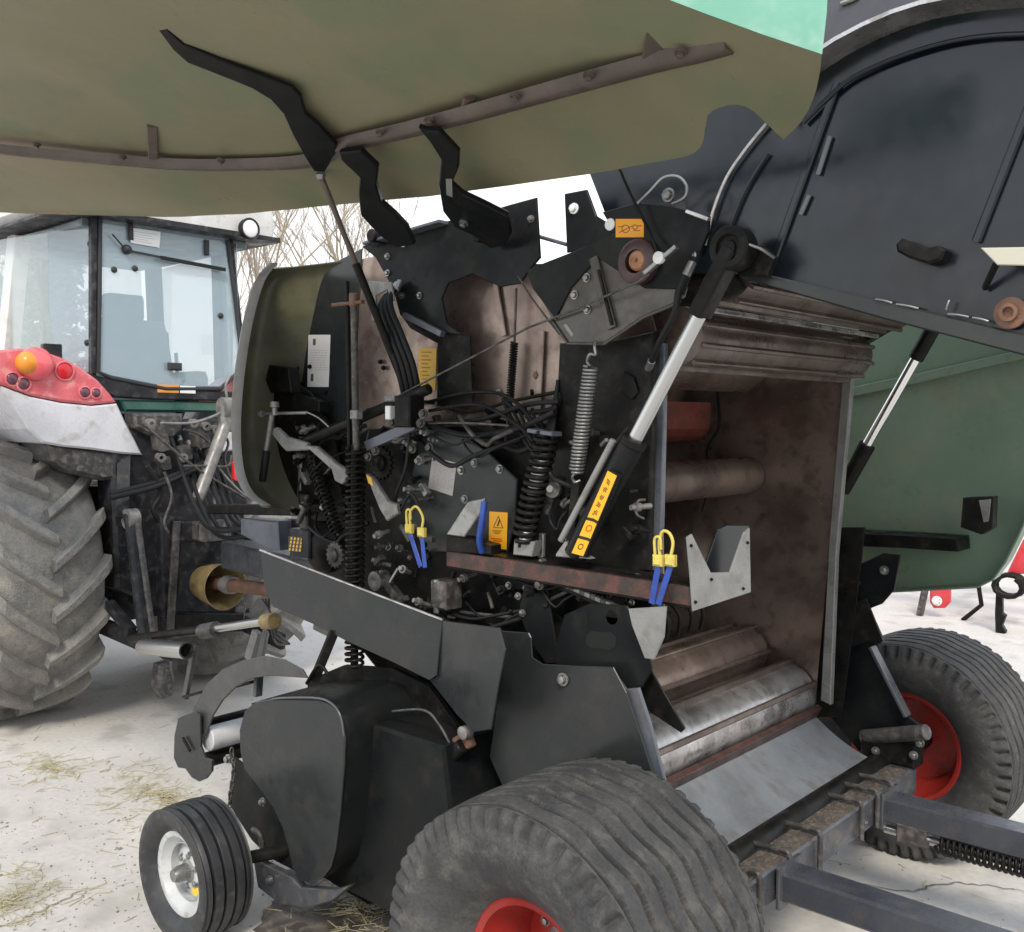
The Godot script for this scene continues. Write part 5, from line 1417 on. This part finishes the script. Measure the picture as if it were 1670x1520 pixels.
func tractor_cab(T: Node3D) -> void:
	var X := -4.0
	# rear door glass and seals
	var gl := part(T, "rear_window", MB.new().prism(xq(X, [163, 340, 205, 340, 372, 385, 385, 500, 395, 600, 360, 633, 270, 633, 163, 612]), Vector3.RIGHT, .006, .001), M.glass)
	part(gl, "window_seal", MB.new().tube(xq(X + .004, [163, 345, 162, 480, 160, 606, 180, 616, 270, 634, 360, 634, 396, 600, 385, 500, 371, 392]), .014, 6), M.seal)
	for q in [[213, 378], [337, 404]]: part(gl, "window_hinge", MB.new().box(pxx(q[0], q[1], X + .01), Vector3.UP, Vector3.BACK, Vector3(.09, .03, .02), .008), M.seal)
	for q in [[186, 440], [220, 438], [360, 515]]: part(gl, "window_stud", dome(pxx(q[0], q[1], X + .004), Vector3.RIGHT, .018, .014, 14), M.seal)
	part(gl, "window_handle", MB.new().box(pxx(285, 598, X + .02), Vector3.BACK, Vector3.UP, Vector3(.085, .045, .03), .012), M.seal)
	var wp := part(gl, "wiper", MB.new().bar(pxx(205, 408, X + .02), pxx(366, 440, X + .02), .012, .012), M.seal)
	part(wp, "wiper_motor", dome(pxx(206, 407, X + .006), Vector3.RIGHT, .028, .04, 14), M.seal)
	part(wp, "wiper_arm", MB.new().bar(pxx(183, 382, X + .025), pxx(206, 408, X + .025), .008, .008), M.seal)
	part(wp, "wiper_blade", MB.new().bar(pxx(262, 420, X + .035), pxx(368, 440, X + .035), .01, .022), M.rubber)
	var lq := xq(X + .009, [213, 371, 262, 378, 260, 404, 213, 396])
	part(gl, "paper_label", MB.new().sheet(lq[0], lq[1], lq[2], lq[3]), M.label_cab)
	# frame posts
	part(T, "cab_post", MB.new().prism(xq(X + .01, [150, 330, 161, 330, 158, 612, 150, 610]), Vector3.RIGHT, .05, .008), M.tractor_black)
	part(T, "cab_post", MB.new().prism(xq(X + .0, [371, 380, 380, 380, 404, 600, 396, 604]), Vector3.RIGHT, .05, .008), M.tractor_black)
	part(T, "cab_sill", MB.new().prism(xq(X + .01, [140, 606, 160, 613, 270, 635, 420, 640, 420, 655, 260, 652, 190, 648, 140, 625]), Vector3.RIGHT, .08, .008), M.tractor_black)
	var rq := xq(X + .0115, [257, 627, 292, 628, 292, 641, 257, 640])
	part(T, "reflector", MB.new().prism(rq, Vector3.RIGHT, .004, .001), M.amber)
	part(T, "reflector", MB.new().prism(xq(X + .013, [294, 629, 319, 630, 319, 642, 294, 641]), Vector3.RIGHT, .004, .001), M.white_print)
	part(T, "rear_body", MB.new().prism(xq(X - .01, [196, 652, 360, 655, 352, 672, 205, 670]), Vector3.RIGHT, .3, .01), M.tractor_green)
	# left side panes: from the rear post forwards
	var a0 := Vector3(X, 0, .437)
	var a1 := Vector3(-4.42, 0, .52)
	var a2 := Vector3(-5.35, 0, .62)
	var side := func(p: Vector3, q: Vector3, y0: float, y1: float) -> MB:
		var n := (q - p).cross(Vector3.UP).normalized()
		if n.z < 0: n = -n
		return MB.new().prism([p + Vector3(0, y0, 0), q + Vector3(0, y0, 0), q + Vector3(0, y1, 0), p + Vector3(0, y1, 0)], n, .006, .001)
	part(T, "quarter_window", side.call(a0, a1, 1.98, 2.80), M.glass)
	part(T, "door_window", side.call(a1, a2, 1.55, 2.80), M.clear_glass)
	for q in [[147, 398], [142, 559]]: part(T, "window_stud", dome(hit(q[0], q[1], a0, Vector3(.19, 0, .98)), Vector3(.2, 0, 1), .018, .014, 14), M.seal)
	part(T, "quarter_window", side.call(Vector3(X, 0, -.437), Vector3(-4.42, 0, -.58), 1.98, 2.80), M.glass)
	part(T, "door_window", side.call(Vector3(-4.42, 0, -.58), Vector3(-5.35, 0, -.66), 1.55, 2.80), M.clear_glass)
	part(T, "windscreen", MB.new().prism([Vector3(-5.5, 1.75, -.62), Vector3(-5.5, 1.75, .60), Vector3(-5.4, 2.80, .58), Vector3(-5.4, 2.80, -.60)], Vector3.RIGHT, .006, .001), M.clear_glass)
	part(T, "cab_post", MB.new().bar(Vector3(-5.0, 1.5, .60), Vector3(-4.86, 2.82, .50), .09, .12, Vector3.RIGHT), M.roof_white)
	part(T, "cab_post", MB.new().bar(Vector3(-5.36, 1.5, -.66), Vector3(-5.36, 2.82, -.62), .08, .10, Vector3.RIGHT), M.tractor_black)
	part(T, "cab_floor", MB.new().box(Vector3(-4.75, 1.55, 0), Vector3.RIGHT, Vector3.UP, Vector3(1.4, .1, .95), .02), M.tractor_black)
	# roof with rear lamps
	var roof := part(T, "cab_roof", MB.new().box(Vector3(-4.72, 2.93, -.02), Vector3.RIGHT, Vector3.UP, Vector3(1.62, .16, 1.32), .05), M.roof_white)
	part(roof, "roof_gutter", MB.new().box(Vector3(-4.72, 2.835, -.02), Vector3.RIGHT, Vector3.UP, Vector3(1.66, .03, 1.34), .012), M.tractor_black)
	var lp := part(roof, "work_lamp", MB.new().lathe(pxx(404, 374, -3.90), Vector3.LEFT, [Vector2(-.03, .052), Vector2(-.036, .062), Vector2(-.03, .066), Vector2(.02, .06), Vector2(.06, .03), Vector2(.06, 0)], 26), M.tractor_black)
	part(lp, "lamp_lens", dome(pxx(404, 374, -3.90) + Vector3(.028, 0, 0), Vector3.RIGHT, .053, .012), M.lamp_glass)
	# seat and wheel inside
	var rows := []
	for i in 9:
		var t := i / 8.0
		var line := []
		for k in 9:
			var u := k / 4.0 - 1.0
			line.append(Vector3(-4.55 - .05 * t - .05 * u * u, 1.75 + .58 * t, -.02 + u * (.25 - .05 * t * t * t)))
		rows.append(line)
	part(T, "seat", MB.new().shell(rows, .10, false), M.seat_grey)
	part(T, "seat_cushion", MB.new().box(Vector3(-4.8, 1.78, -.02), Vector3.RIGHT, Vector3.UP, Vector3(.5, .14, .5), .05), M.seat_grey)
	part(T, "dashboard", MB.new().box(Vector3(-5.36, 1.88, 0), Vector3.RIGHT, Vector3.UP, Vector3(.18, .26, .7), .05), M.tractor_black)
	part(T, "side_console", MB.new().box(Vector3(-4.75, 1.92, -.40), Vector3.RIGHT, Vector3.UP, Vector3(.75, .22, .16), .04), M.tractor_black)
	for k in 4: part(T, "control_lever", MB.new().rod(Vector3(-4.65 - k * .09, 2.0, -.40), Vector3(-4.67 - k * .09, 2.16, -.40 + .01 * k), .012), M.seal)
	part(T, "head_rest", MB.new().box(Vector3(-4.62, 2.42, -.02), Vector3.RIGHT, Vector3.UP, Vector3(.08, .16, .26), .04), M.seat_grey)
	part(T, "monitor", MB.new().box(Vector3(-5.0, 2.25, -.42), Vector3(1, 0, .4), Vector3.UP, Vector3(.03, .14, .2), .01), M.seal)
	part(T, "headliner", MB.new().box(Vector3(-4.72, 2.80, -.02), Vector3.RIGHT, Vector3.UP, Vector3(1.35, .04, 1.05), .02), M.seat_grey)
	part(T, "grab_rail", MB.new().tube(curve([Vector3(-4.45, 2.1, .46), Vector3(-4.5, 2.2, .48), Vector3(-4.6, 2.55, .5), Vector3(-4.62, 2.66, .5)], 4), .013, 8), M.seal)
	part(T, "far_cab_post", MB.new().bar(Vector3(-4.42, 1.5, -.59), Vector3(-4.42, 2.82, -.57), .06, .08, Vector3.RIGHT), M.tractor_black)
	part(T, "dash_post", MB.new().bar(Vector3(-5.45, 1.7, .12), Vector3(-5.42, 2.82, .12), .05, .05, Vector3.RIGHT), M.tractor_black)
	var ring := []
	for k in 25: ring.append(Vector3(-5.22, 2.02, -.02) + Vector3(sin(TAU * k / 24) * .08, sin(TAU * k / 24) * .17, cos(TAU * k / 24) * .19))
	part(T, "steering_wheel", MB.new().tube(ring, .014, 8, false), M.rubber)

func tractor_linkage(T: Node3D) -> void:
	# left lift rod and drop arm
	part(T, "lift_rod", MB.new().rod(pxx(212, 838, -3.75), pxx(236, 1040, -3.55), .034, 18), M.tractor_black)
	part(T, "lift_rod", MB.new().rod(pxx(224, 850, -3.70), pxx(250, 1045, -3.52), .018, 14), M.muddy_metal)
	part(T, "lift_fork", MB.new().lathe(pxx(214, 846, -3.74) - Vector3(0, 0, .03), Vector3.BACK, [Vector2(0, .03), Vector2(0, .055), Vector2(.06, .055), Vector2(.06, .03)], 20), M.pale_metal)
	part(T, "lift_arm", MB.new().bar(pxx(200, 850, -3.80), pxx(205, 700, -4.1), .07, .10), M.tractor_black)
	part(T, "lower_link", MB.new().bar(Vector3(-4.35, .55, .36), pxx(238, 1050, -3.5), .05, .09, Vector3.UP, .01), M.tractor_black)
	part(T, "lower_link", MB.new().bar(Vector3(-4.35, .55, -.36), Vector3(-3.5, .42, -.40), .05, .09, Vector3.UP, .01), M.tractor_black)
	part(T, "stabiliser", MB.new().bar(pxx(178, 985, -3.85), pxx(215, 1030, -3.6), .05, .05), M.tractor_black)
	# hitch frame posts and cross plate
	part(T, "hitch_post", MB.new().prism(xq(-3.72, [262, 842, 300, 842, 290, 1040, 268, 1046]), Vector3.RIGHT, .08, .01), M.tractor_black)
	part(T, "hitch_post", MB.new().prism(xq(-3.70, [284, 850, 296, 850, 284, 1040, 272, 1040]), Vector3.RIGHT, .02, .004), M.muddy_metal)
	part(T, "hitch_post", MB.new().prism(xq(-3.72, [400, 846, 420, 846, 400, 1010, 384, 1010]), Vector3.RIGHT, .08, .01), M.muddy_metal)
	part(T, "hitch_cross", MB.new().prism(xq(-3.71, [288, 850, 400, 852, 400, 886, 288, 884]), Vector3.RIGHT, .08, .01), M.tractor_black)
	part(T, "hitch_back", MB.new().prism(xq(-3.95, [180, 690, 400, 680, 410, 1000, 300, 1010, 190, 960]), Vector3.RIGHT, .2, .02), M.tractor_black)
	part(T, "hitch_foot", MB.new().prism(xq(-3.70, [286, 1000, 400, 1000, 398, 1030, 282, 1034]), Vector3.RIGHT, .1, .01), M.mech_black)
	part(T, "coupling_box", MB.new().box(pxx(345, 865, -3.66), Vector3.RIGHT, Vector3.UP, Vector3(.1, .11, .2), .012), M.muddy_metal)
	# top link standing up to the right, dusty
	part(T, "top_link", MB.new().rod(pxx(368, 690, -3.70), pxx(322, 815, -3.66), .036, 18), M.pale_metal)
	part(T, "top_link_end", MB.new().lathe(pxx(371, 665, -3.70) - Vector3(0, 0, .04), Vector3.BACK, [Vector2(0, .0), Vector2(0, .06), Vector2(.08, .06), Vector2(.08, 0)], 18), M.pale_metal)
	part(T, "top_link_fork", MB.new().box(pxx(369, 682, -3.70), Vector3.UP, Vector3.BACK, Vector3(.16, .09, .06), .015), M.pale_metal)
	# valve bank
	part(T, "valve_bank", MB.new().prism(xq(-3.90, [218, 674, 300, 674, 298, 702, 282, 716, 250, 712, 220, 698]), Vector3.RIGHT, .12, .015), M.muddy_metal)
	for q in [[262, 722, 1.0], [300, 738, .9], [326, 716, 1.1], [268, 755, .8], [340, 740, .8]]:
		part(T, "valve_block", MB.new().box(pxx(q[0], q[1], -3.84), Vector3.RIGHT, Vector3(.1, 1, .2), Vector3(.08, .09, .08) * q[2], .012), M.muddy_metal)
	for q in [[262, 746], [298, 746], [316, 690], [246, 690], [336, 695], [352, 700]]:
		part(T, "coupler", MB.new().lathe(pxx(q[0], q[1], -3.80), Vector3(1, -.1, .2), [Vector2(-.04, .022), Vector2(0, .022), Vector2(.004, .026), Vector2(.018, .026), Vector2(.02, .012), Vector2(.008, .010)], 16), M.pale_metal)
	part(T, "coupler_cap", MB.new().box(pxx(386, 768, -3.6), Vector3.RIGHT, Vector3.UP, Vector3(.04, .11, .05), .01), M.lens_red)
	# tangled cables
	var cab := [[232, 690, 290, 740, 330, 770, 400, 812], [262, 690, 310, 690, 345, 680, 366, 670], [180, 812, 250, 795, 300, 775, 345, 755], [180, 806, 260, 785, 320, 760, 360, 745], [300, 760, 340, 760, 372, 760, 378, 742], [330, 760, 345, 790, 350, 820, 352, 825], [352, 700, 372, 720, 366, 750, 380, 790], [240, 760, 262, 800, 250, 830, 262, 850], [268, 770, 280, 810, 268, 850, 275, 870], [345, 750, 370, 780, 395, 805, 410, 812], [300, 700, 330, 712, 350, 740, 345, 800], [380, 700, 372, 660, 368, 630, 374, 615]]
	for k in cab.size():
		var q := []
		for i in range(0, cab[k].size(), 2): q.append(pxx(cab[k][i], cab[k][i + 1], -3.66 - .03 * (k % 4)))
		hose(T, "hydraulic_hose" if k in [2, 3, 7, 8] else "cable", M.rubber if k in [2, 3, 7] else (M.pale_metal if k % 2 else M.muddy_metal), .016 if k in [2, 3, 7] else .008, q, 7)
	part(T, "drawbar_clevis", MB.new().prism(xq(-3.62, [262, 1085, 280, 1080, 288, 1110, 284, 1135, 268, 1142, 258, 1120]), Vector3.RIGHT, .1, .02), M.muddy_metal)

# ---------------------------------------------------------------- things hanging on the tray
func bungee(called: String, label: String, c: Array, z: float) -> void:
	# c: hook left foot, hook right foot, strap end (pixels)
	var a := pz(c[0], c[1], z)
	var b := pz(c[2], c[3], z)
	var e := pz(c[4], c[5], z)
	var o := thing(called, label, "strap", e, "blue elastic straps with yellow hooks")
	for s in [a, b]:
		part(o, "hook_block", MB.new().box(s, Vector3.RIGHT, Vector3.UP, Vector3(.030, .030, .024), .006), M.hook_yellow)
	var top := (a + b) * .5 + Vector3(0, .075, 0)
	part(o, "hook_wire", MB.new().tube(curve([a + Vector3(.004, .012, 0), a + Vector3(.002, .05, .0), top + Vector3(-.006, .0, 0), top + Vector3(.014, -.004, 0), b + Vector3(.006, .045, 0), b + Vector3(0, .012, 0)], 5), .0045, 7), M.hook_yellow)
	part(o, "hook_wire", MB.new().tube(curve([a + Vector3(-.008, .012, .004), a + Vector3(-.010, .055, .004), a + Vector3(.006, .06, .004), a + Vector3(.010, .03, .004)], 5), .004, 7), M.hook_yellow)
	for s in [-1.0, 1.0]:
		var top2: Vector3 = a if s < 0 else b
		part(o, "strap", MB.new().bar(top2 + Vector3(0, -.012, 0), e + Vector3(s * .010, 0, .006), .004, .018, Vector3.RIGHT, .001), M.blue_strap)

# ---------------------------------------------------------------- surroundings
func bare_tree(label: String, at: Vector3, h: float, sd: int, lean := 0.0) -> void:
	rng.seed = sd
	var o := thing("bare_tree", label, "tree", at, "leafless trees behind the tractor")
	var tr := MB.new()
	var cr := MB.new()
	var stack := [[at, Vector3(lean, 1, 0).normalized(), h * .30, h * .009, 0]]
	while stack.size() > 0:
		var s: Array = stack.pop_back()
		var p: Vector3 = s[0]
		var d: Vector3 = s[1]
		var l: float = s[2]
		var r: float = s[3]
		var lev: int = s[4]
		var path := [p]
		var rad := [r]
		var q := p
		var dd := d
		for i in 4:
			dd = (dd + Vector3(rng.randf_range(-.12, .12), rng.randf_range(-.02, .10), rng.randf_range(-.12, .12))).normalized()
			q += dd * l / 4
			path.append(q)
			rad.append(r * (1.0 - .12 * (i + 1)))
			if lev > 0 and lev < 6 and rng.randf() < .6:
				var nd := (dd + Vector3(rng.randf_range(-1, 1), rng.randf_range(-.1, .7), rng.randf_range(-1, 1)) * .75).normalized()
				stack.append([q, nd, l * rng.randf_range(.45, .75), r * .5, lev + 1])
		(tr if lev < 2 else cr).tube(path, rad, 7 if lev < 2 else 4, false)
		if lev < 6:
			for k in (4 if lev == 0 else 2 if lev < 4 else 1):
				var nd := (dd + Vector3(rng.randf_range(-1, 1), rng.randf_range(.1, .6), rng.randf_range(-1, 1)) * .6).normalized()
				stack.append([q, nd, l * rng.randf_range(.6, .85), r * .58, lev + 1])
	part(o, "trunk", tr, M.bark)
	part(o, "crown", cr, M.bark)

func evergreen(label: String, at: Vector3, h: float, w: float, sd: int) -> void:
	rng.seed = sd
	var o := thing("evergreen_tree", label, "tree", at, "evergreens behind the tractor")
	part(o, "trunk", MB.new().tube([at, at + Vector3(0, h * .5, 0), at + Vector3(0, h * .95, 0)], [.16, .1, .03], 8), M.bark)
	var b := MB.new()
	for i in 5200:
		var t := pow(rng.randf(), .8)
		var a := rng.randf() * TAU
		var rr := w * (1.0 - t * .85) * sqrt(rng.randf_range(.15, 1.0)) * (0.8 + .3 * sin(a * 3 + t * 9))
		var c := at + Vector3(cos(a) * rr, h * (.12 + .88 * t), sin(a) * rr)
		var d := Vector3(rng.randf_range(-1, 1), rng.randf_range(-.6, .6), rng.randf_range(-1, 1)).normalized() * rng.randf_range(.08, .2)
		var e := d.cross(Vector3(rng.randf_range(-1, 1), rng.randf_range(-1, 1), rng.randf_range(-1, 1))).normalized() * .06
		var nn := d.cross(e).normalized()
		b.tri(c - e, c + e, c + d, nn, nn, nn)
	part(o, "crown", b, M.leaf_dark)

func straw_patch(called: String, label: String, c: Vector3, rx: float, rz: float, count: int, sd: int, pile := .02, mt := "hay") -> void:
	rng.seed = sd
	if not shared.has("straw"):
		shared["straw"] = MB.new().bar(Vector3(-.5, 0, 0), Vector3(.5, 0, 0), .018, .018, Vector3.UP, .001).mesh()
	var mm := MultiMesh.new()
	mm.transform_format = MultiMesh.TRANSFORM_3D
	mm.mesh = shared["straw"]
	mm.instance_count = count
	for i in count:
		var a := rng.randf() * TAU
		var r := pow(rng.randf(), 1.1) * (1.0 + .35 * sin(a * 3.0 + sd) + .2 * sin(a * 7.0 + sd * 2))
		var l := rng.randf_range(.015, .09)
		var t := Basis(Vector3.UP, rng.randf() * TAU) * Basis(Vector3.BACK, rng.randfn(0, .12 if pile > .01 else .03))
		var y := absf(rng.randfn(0, pile)) * maxf(.1, 1.0 - r * .8) + .003
		var th := rng.randf_range(.05, .14)
		mm.set_instance_transform(i, Transform3D(t * Basis.from_scale(Vector3(l, th, th)), c + Vector3(cos(a) * r * rx, y, sin(a) * r * rz)))
	var o := MultiMeshInstance3D.new()
	o.name = called
	o.multimesh = mm
	o.material_override = M[mt]
	add_child(o, true)
	o.set_meta("kind", "stuff")
	o.set_meta("label", label)
	o.set_meta("category", "straw")

func blob(c: Vector3, rx: float, rz: float, sd: int, y: float) -> MB:
	rng.seed = sd
	var b := MB.new()
	var pts := []
	var nz := FastNoiseLite.new()
	nz.seed = sd
	nz.frequency = .9
	for k in 72:
		var a := TAU * k / 72
		var s := 1.0 + .55 * nz.get_noise_2d(cos(a) * 1.4, sin(a) * 1.4) + .02 * rng.randf_range(-1, 1)
		pts.append(c + Vector3(cos(a) * rx * s, y, sin(a) * rz * s))
	for k in 72: b.tri(c + Vector3(0, y, 0), pts[k], pts[(k + 1) % 72], Vector3.UP, Vector3.UP, Vector3.UP)
	return b

func build_surroundings() -> void:
	bungee("elastic_strap", "blue strap with yellow hooks beside the grey paper label", [668, 862, 688, 868, 692, 925], .83)
	bungee("elastic_strap", "blue strap with yellow hooks beside the notched grey end holder", [1074, 914, 1094, 914, 1070, 985], .81)
	# straw, chaff and stains on the yard
	straw_patch("straw_pile", "yellow hay lying behind the small white-rimmed gauge wheel", pyy(270, 1300, 0), .55, .22, 420, 3, .006)
	straw_patch("straw_pile", "loose hay drifted against a dark crack in front of the gauge wheel", pyy(5, 1475, 0), .22, .28, 320, 4, .006)
	straw_patch("straw_pile", "thin chaff near the tractor tyre", pyy(80, 1252, 0), .34, .18, 220, 5, .003)
	straw_patch("straw_pile", "chaff in the shade under the pickup", pyy(590, 1480, 0), .35, .25, 260, 6, .006)
	straw_patch("loose_straw", "single stalks scattered over the yard beside the tractor", Vector3(-2.6, 0, 1.6), 2.6, 2.0, 420, 7, .001)
	straw_patch("loose_straw", "single stalks scattered behind the push bars", Vector3(.6, 0, -.6), 2.4, 2.4, 260, 8, .001)
	var st := solo("oil_stain", blob(pyy(560, 1485, 0), .36, .24, 5, .004), M.stain, "dark oily stain on the concrete under the pickup", "stain", "stuff")
	st.set_meta("kind", "stuff")
	# trees far behind
	bare_tree("broad leafless tree standing right behind the tractor roof lamp", Vector3(-15.5, 0, -7.5), 8.0, 21)
	bare_tree("tall thin leafless tree behind the lifted hood strut", Vector3(-17, 0, -11.0), 9.5, 22, .1)
	bare_tree("slender leafless tree beside the far end of the yard wall", Vector3(-19, 0, -5.5), 8.5, 23, -.1)
	evergreen("dark bushy evergreen seen through the tractor's side window", Vector3(-13.5, 0, -3.3), 5.0, 1.3, 31)
	evergreen("smaller evergreen next to the white yard wall", Vector3(-16.5, 0, -3.6), 4.2, 1.3, 32)
	# low plastered yard wall behind the trees
	var w := thing("yard_wall", "long pale plastered yard wall behind the trees", "wall", Vector3(-20, 0, -6))
	part(w, "wall_face", MB.new().box(Vector3(-20, .9, -6), Vector3.BACK, Vector3.UP, Vector3(30, 1.8, .25), .02), M.wall_plaster)
	part(w, "wall_coping", MB.new().box(Vector3(-20, 1.84, -6), Vector3.BACK, Vector3.UP, Vector3(30, .08, .34), .02), M.roof_white)
	var f := thing("added_building", "added unseen farm building, pale with dark doors, mirrored in the glass", "building", Vector3(15, 0, 6))  # out of view, added so glass and tailgate have something to mirror
	part(f, "wall", MB.new().box(Vector3(15, 1.9, 6), Vector3.BACK, Vector3.UP, Vector3(22, 3.8, .4), .02), M.wall_plaster)
	part(f, "wall", MB.new().box(Vector3(18.2, 1.9, -4.8), Vector3.RIGHT, Vector3.UP, Vector3(6, 3.8, .4), .02), M.wall_plaster)
	part(f, "roof", MB.new().box(Vector3(17.6, 4.7, 6), Vector3(1, .35, 0), Vector3.UP, Vector3(6.6, .2, 23), .03), M.rusty)
	for z in [-1.0, 4.5, 11.0]:
		var dr := part(f, "door", MB.new().box(Vector3(14.75, 1.5, z), Vector3.BACK, Vector3.UP, Vector3(2.8, 3.0, .08), .02), M.tractor_black)
		part(dr, "door_rail", MB.new().box(Vector3(14.7, 3.1, z), Vector3.BACK, Vector3.UP, Vector3(4.5, .12, .08), .02), M.zinc)
	for z in [1.8, 7.8, 14.0]:
		var wn := part(f, "window", MB.new().box(Vector3(14.76, 2.1, z), Vector3.BACK, Vector3.UP, Vector3(1.2, 1.0, .06), .02), M.roof_white)
		part(wn, "pane", MB.new().box(Vector3(14.72, 2.1, z), Vector3.BACK, Vector3.UP, Vector3(1.0, .8, .04), .01), M.tractor_black)
	red_implement()

func red_implement() -> void:
	# a red cultivator parked beyond the far wheel
	var base := pyy(1560, 1010, 0)
	var x0 := base.x
	var z0 := base.z
	var I := thing("cultivator", "red cultivator with spring tines parked beyond the far wheel", "cultivator", Vector3(x0, 0, z0))
	var dz := z0
	part(I, "frame_beam", MB.new().box(Vector3(x0 + .3, 1.0, dz), Vector3.RIGHT, Vector3.UP, Vector3(3.2, .14, .14), .012), M.implement_red)
	part(I, "frame_beam", MB.new().box(Vector3(x0 + .3, 1.0, dz - 1.0), Vector3.RIGHT, Vector3.UP, Vector3(3.2, .14, .14), .012), M.implement_red)
	for x in [-1.1, 0.0, 1.1]: part(I, "frame_beam", MB.new().box(Vector3(x0 + .3 + x, 1.0, dz - .5), Vector3.BACK, Vector3.UP, Vector3(.86, .12, .12), .012), M.implement_red)
	var lug := part(I, "drop_plate", MB.new().prism(zq(dz + .08, [1516, 930, 1549, 930, 1549, 982, 1540, 992, 1522, 992, 1516, 982]), Vector3.BACK, .05, .01), M.implement_red)
	put(lug, "bolt", bolt_mesh(.03), M.white_print, pz(1528, 980, dz + .085))
	part(I, "stand_leg", MB.new().bar(pz(1512, 945, dz + .05), pz(1500, 1004, dz + .05), .05, .05), M.muddy_metal)
	part(I, "shield_plate", MB.new().prism(zq(dz + .25, [1640, 938, 1668, 880, 1720, 860, 1720, 950, 1670, 936]), Vector3.BACK, .05, .01), M.implement_red)
	# spring tine with a coil and share
	var tz := dz + .35
	var ring := []
	for k in 28: ring.append(pz(1646, 955, tz) + Vector3(cos(k * .5) * .11, sin(k * .5) * .085, .006 * k - .08))
	part(I, "spring_tine", MB.new().tube(ring, .02, 7), M.mech_black)
	part(I, "tine_shank", MB.new().prism(zq(tz, [1624, 960, 1634, 968, 1634, 1000, 1640, 1004, 1634, 1020, 1640, 1030, 1636, 1040, 1646, 1050, 1636, 1066, 1624, 1062, 1622, 1000]), Vector3.BACK, .06, .008), M.mech_black)
	part(I, "spring_tine", MB.new().tube([Vector3(x0 + .3, 1.0, dz), Vector3(x0 + .35, .7, dz), Vector3(x0 + .15, .45, dz), Vector3(x0 + .2, .15, dz), Vector3(x0 + .05, .0, dz)], .02, 7), M.mech_black)
	part(I, "support_wheel", MB.new().lathe(Vector3(x0 + 1.5, .3, dz - .5), Vector3.BACK, [Vector2(0, 0), Vector2(0, .24), Vector2(.02, .3), Vector2(.14, .3), Vector2(.16, .24), Vector2(.16, 0)], 28), M.tyre_dark)
	part(I, "wheel_leg", MB.new().bar(Vector3(x0 + 1.5, .3, dz - .35), Vector3(x0 + 1.5, 1.0, dz - .3), .06, .06), M.implement_red)
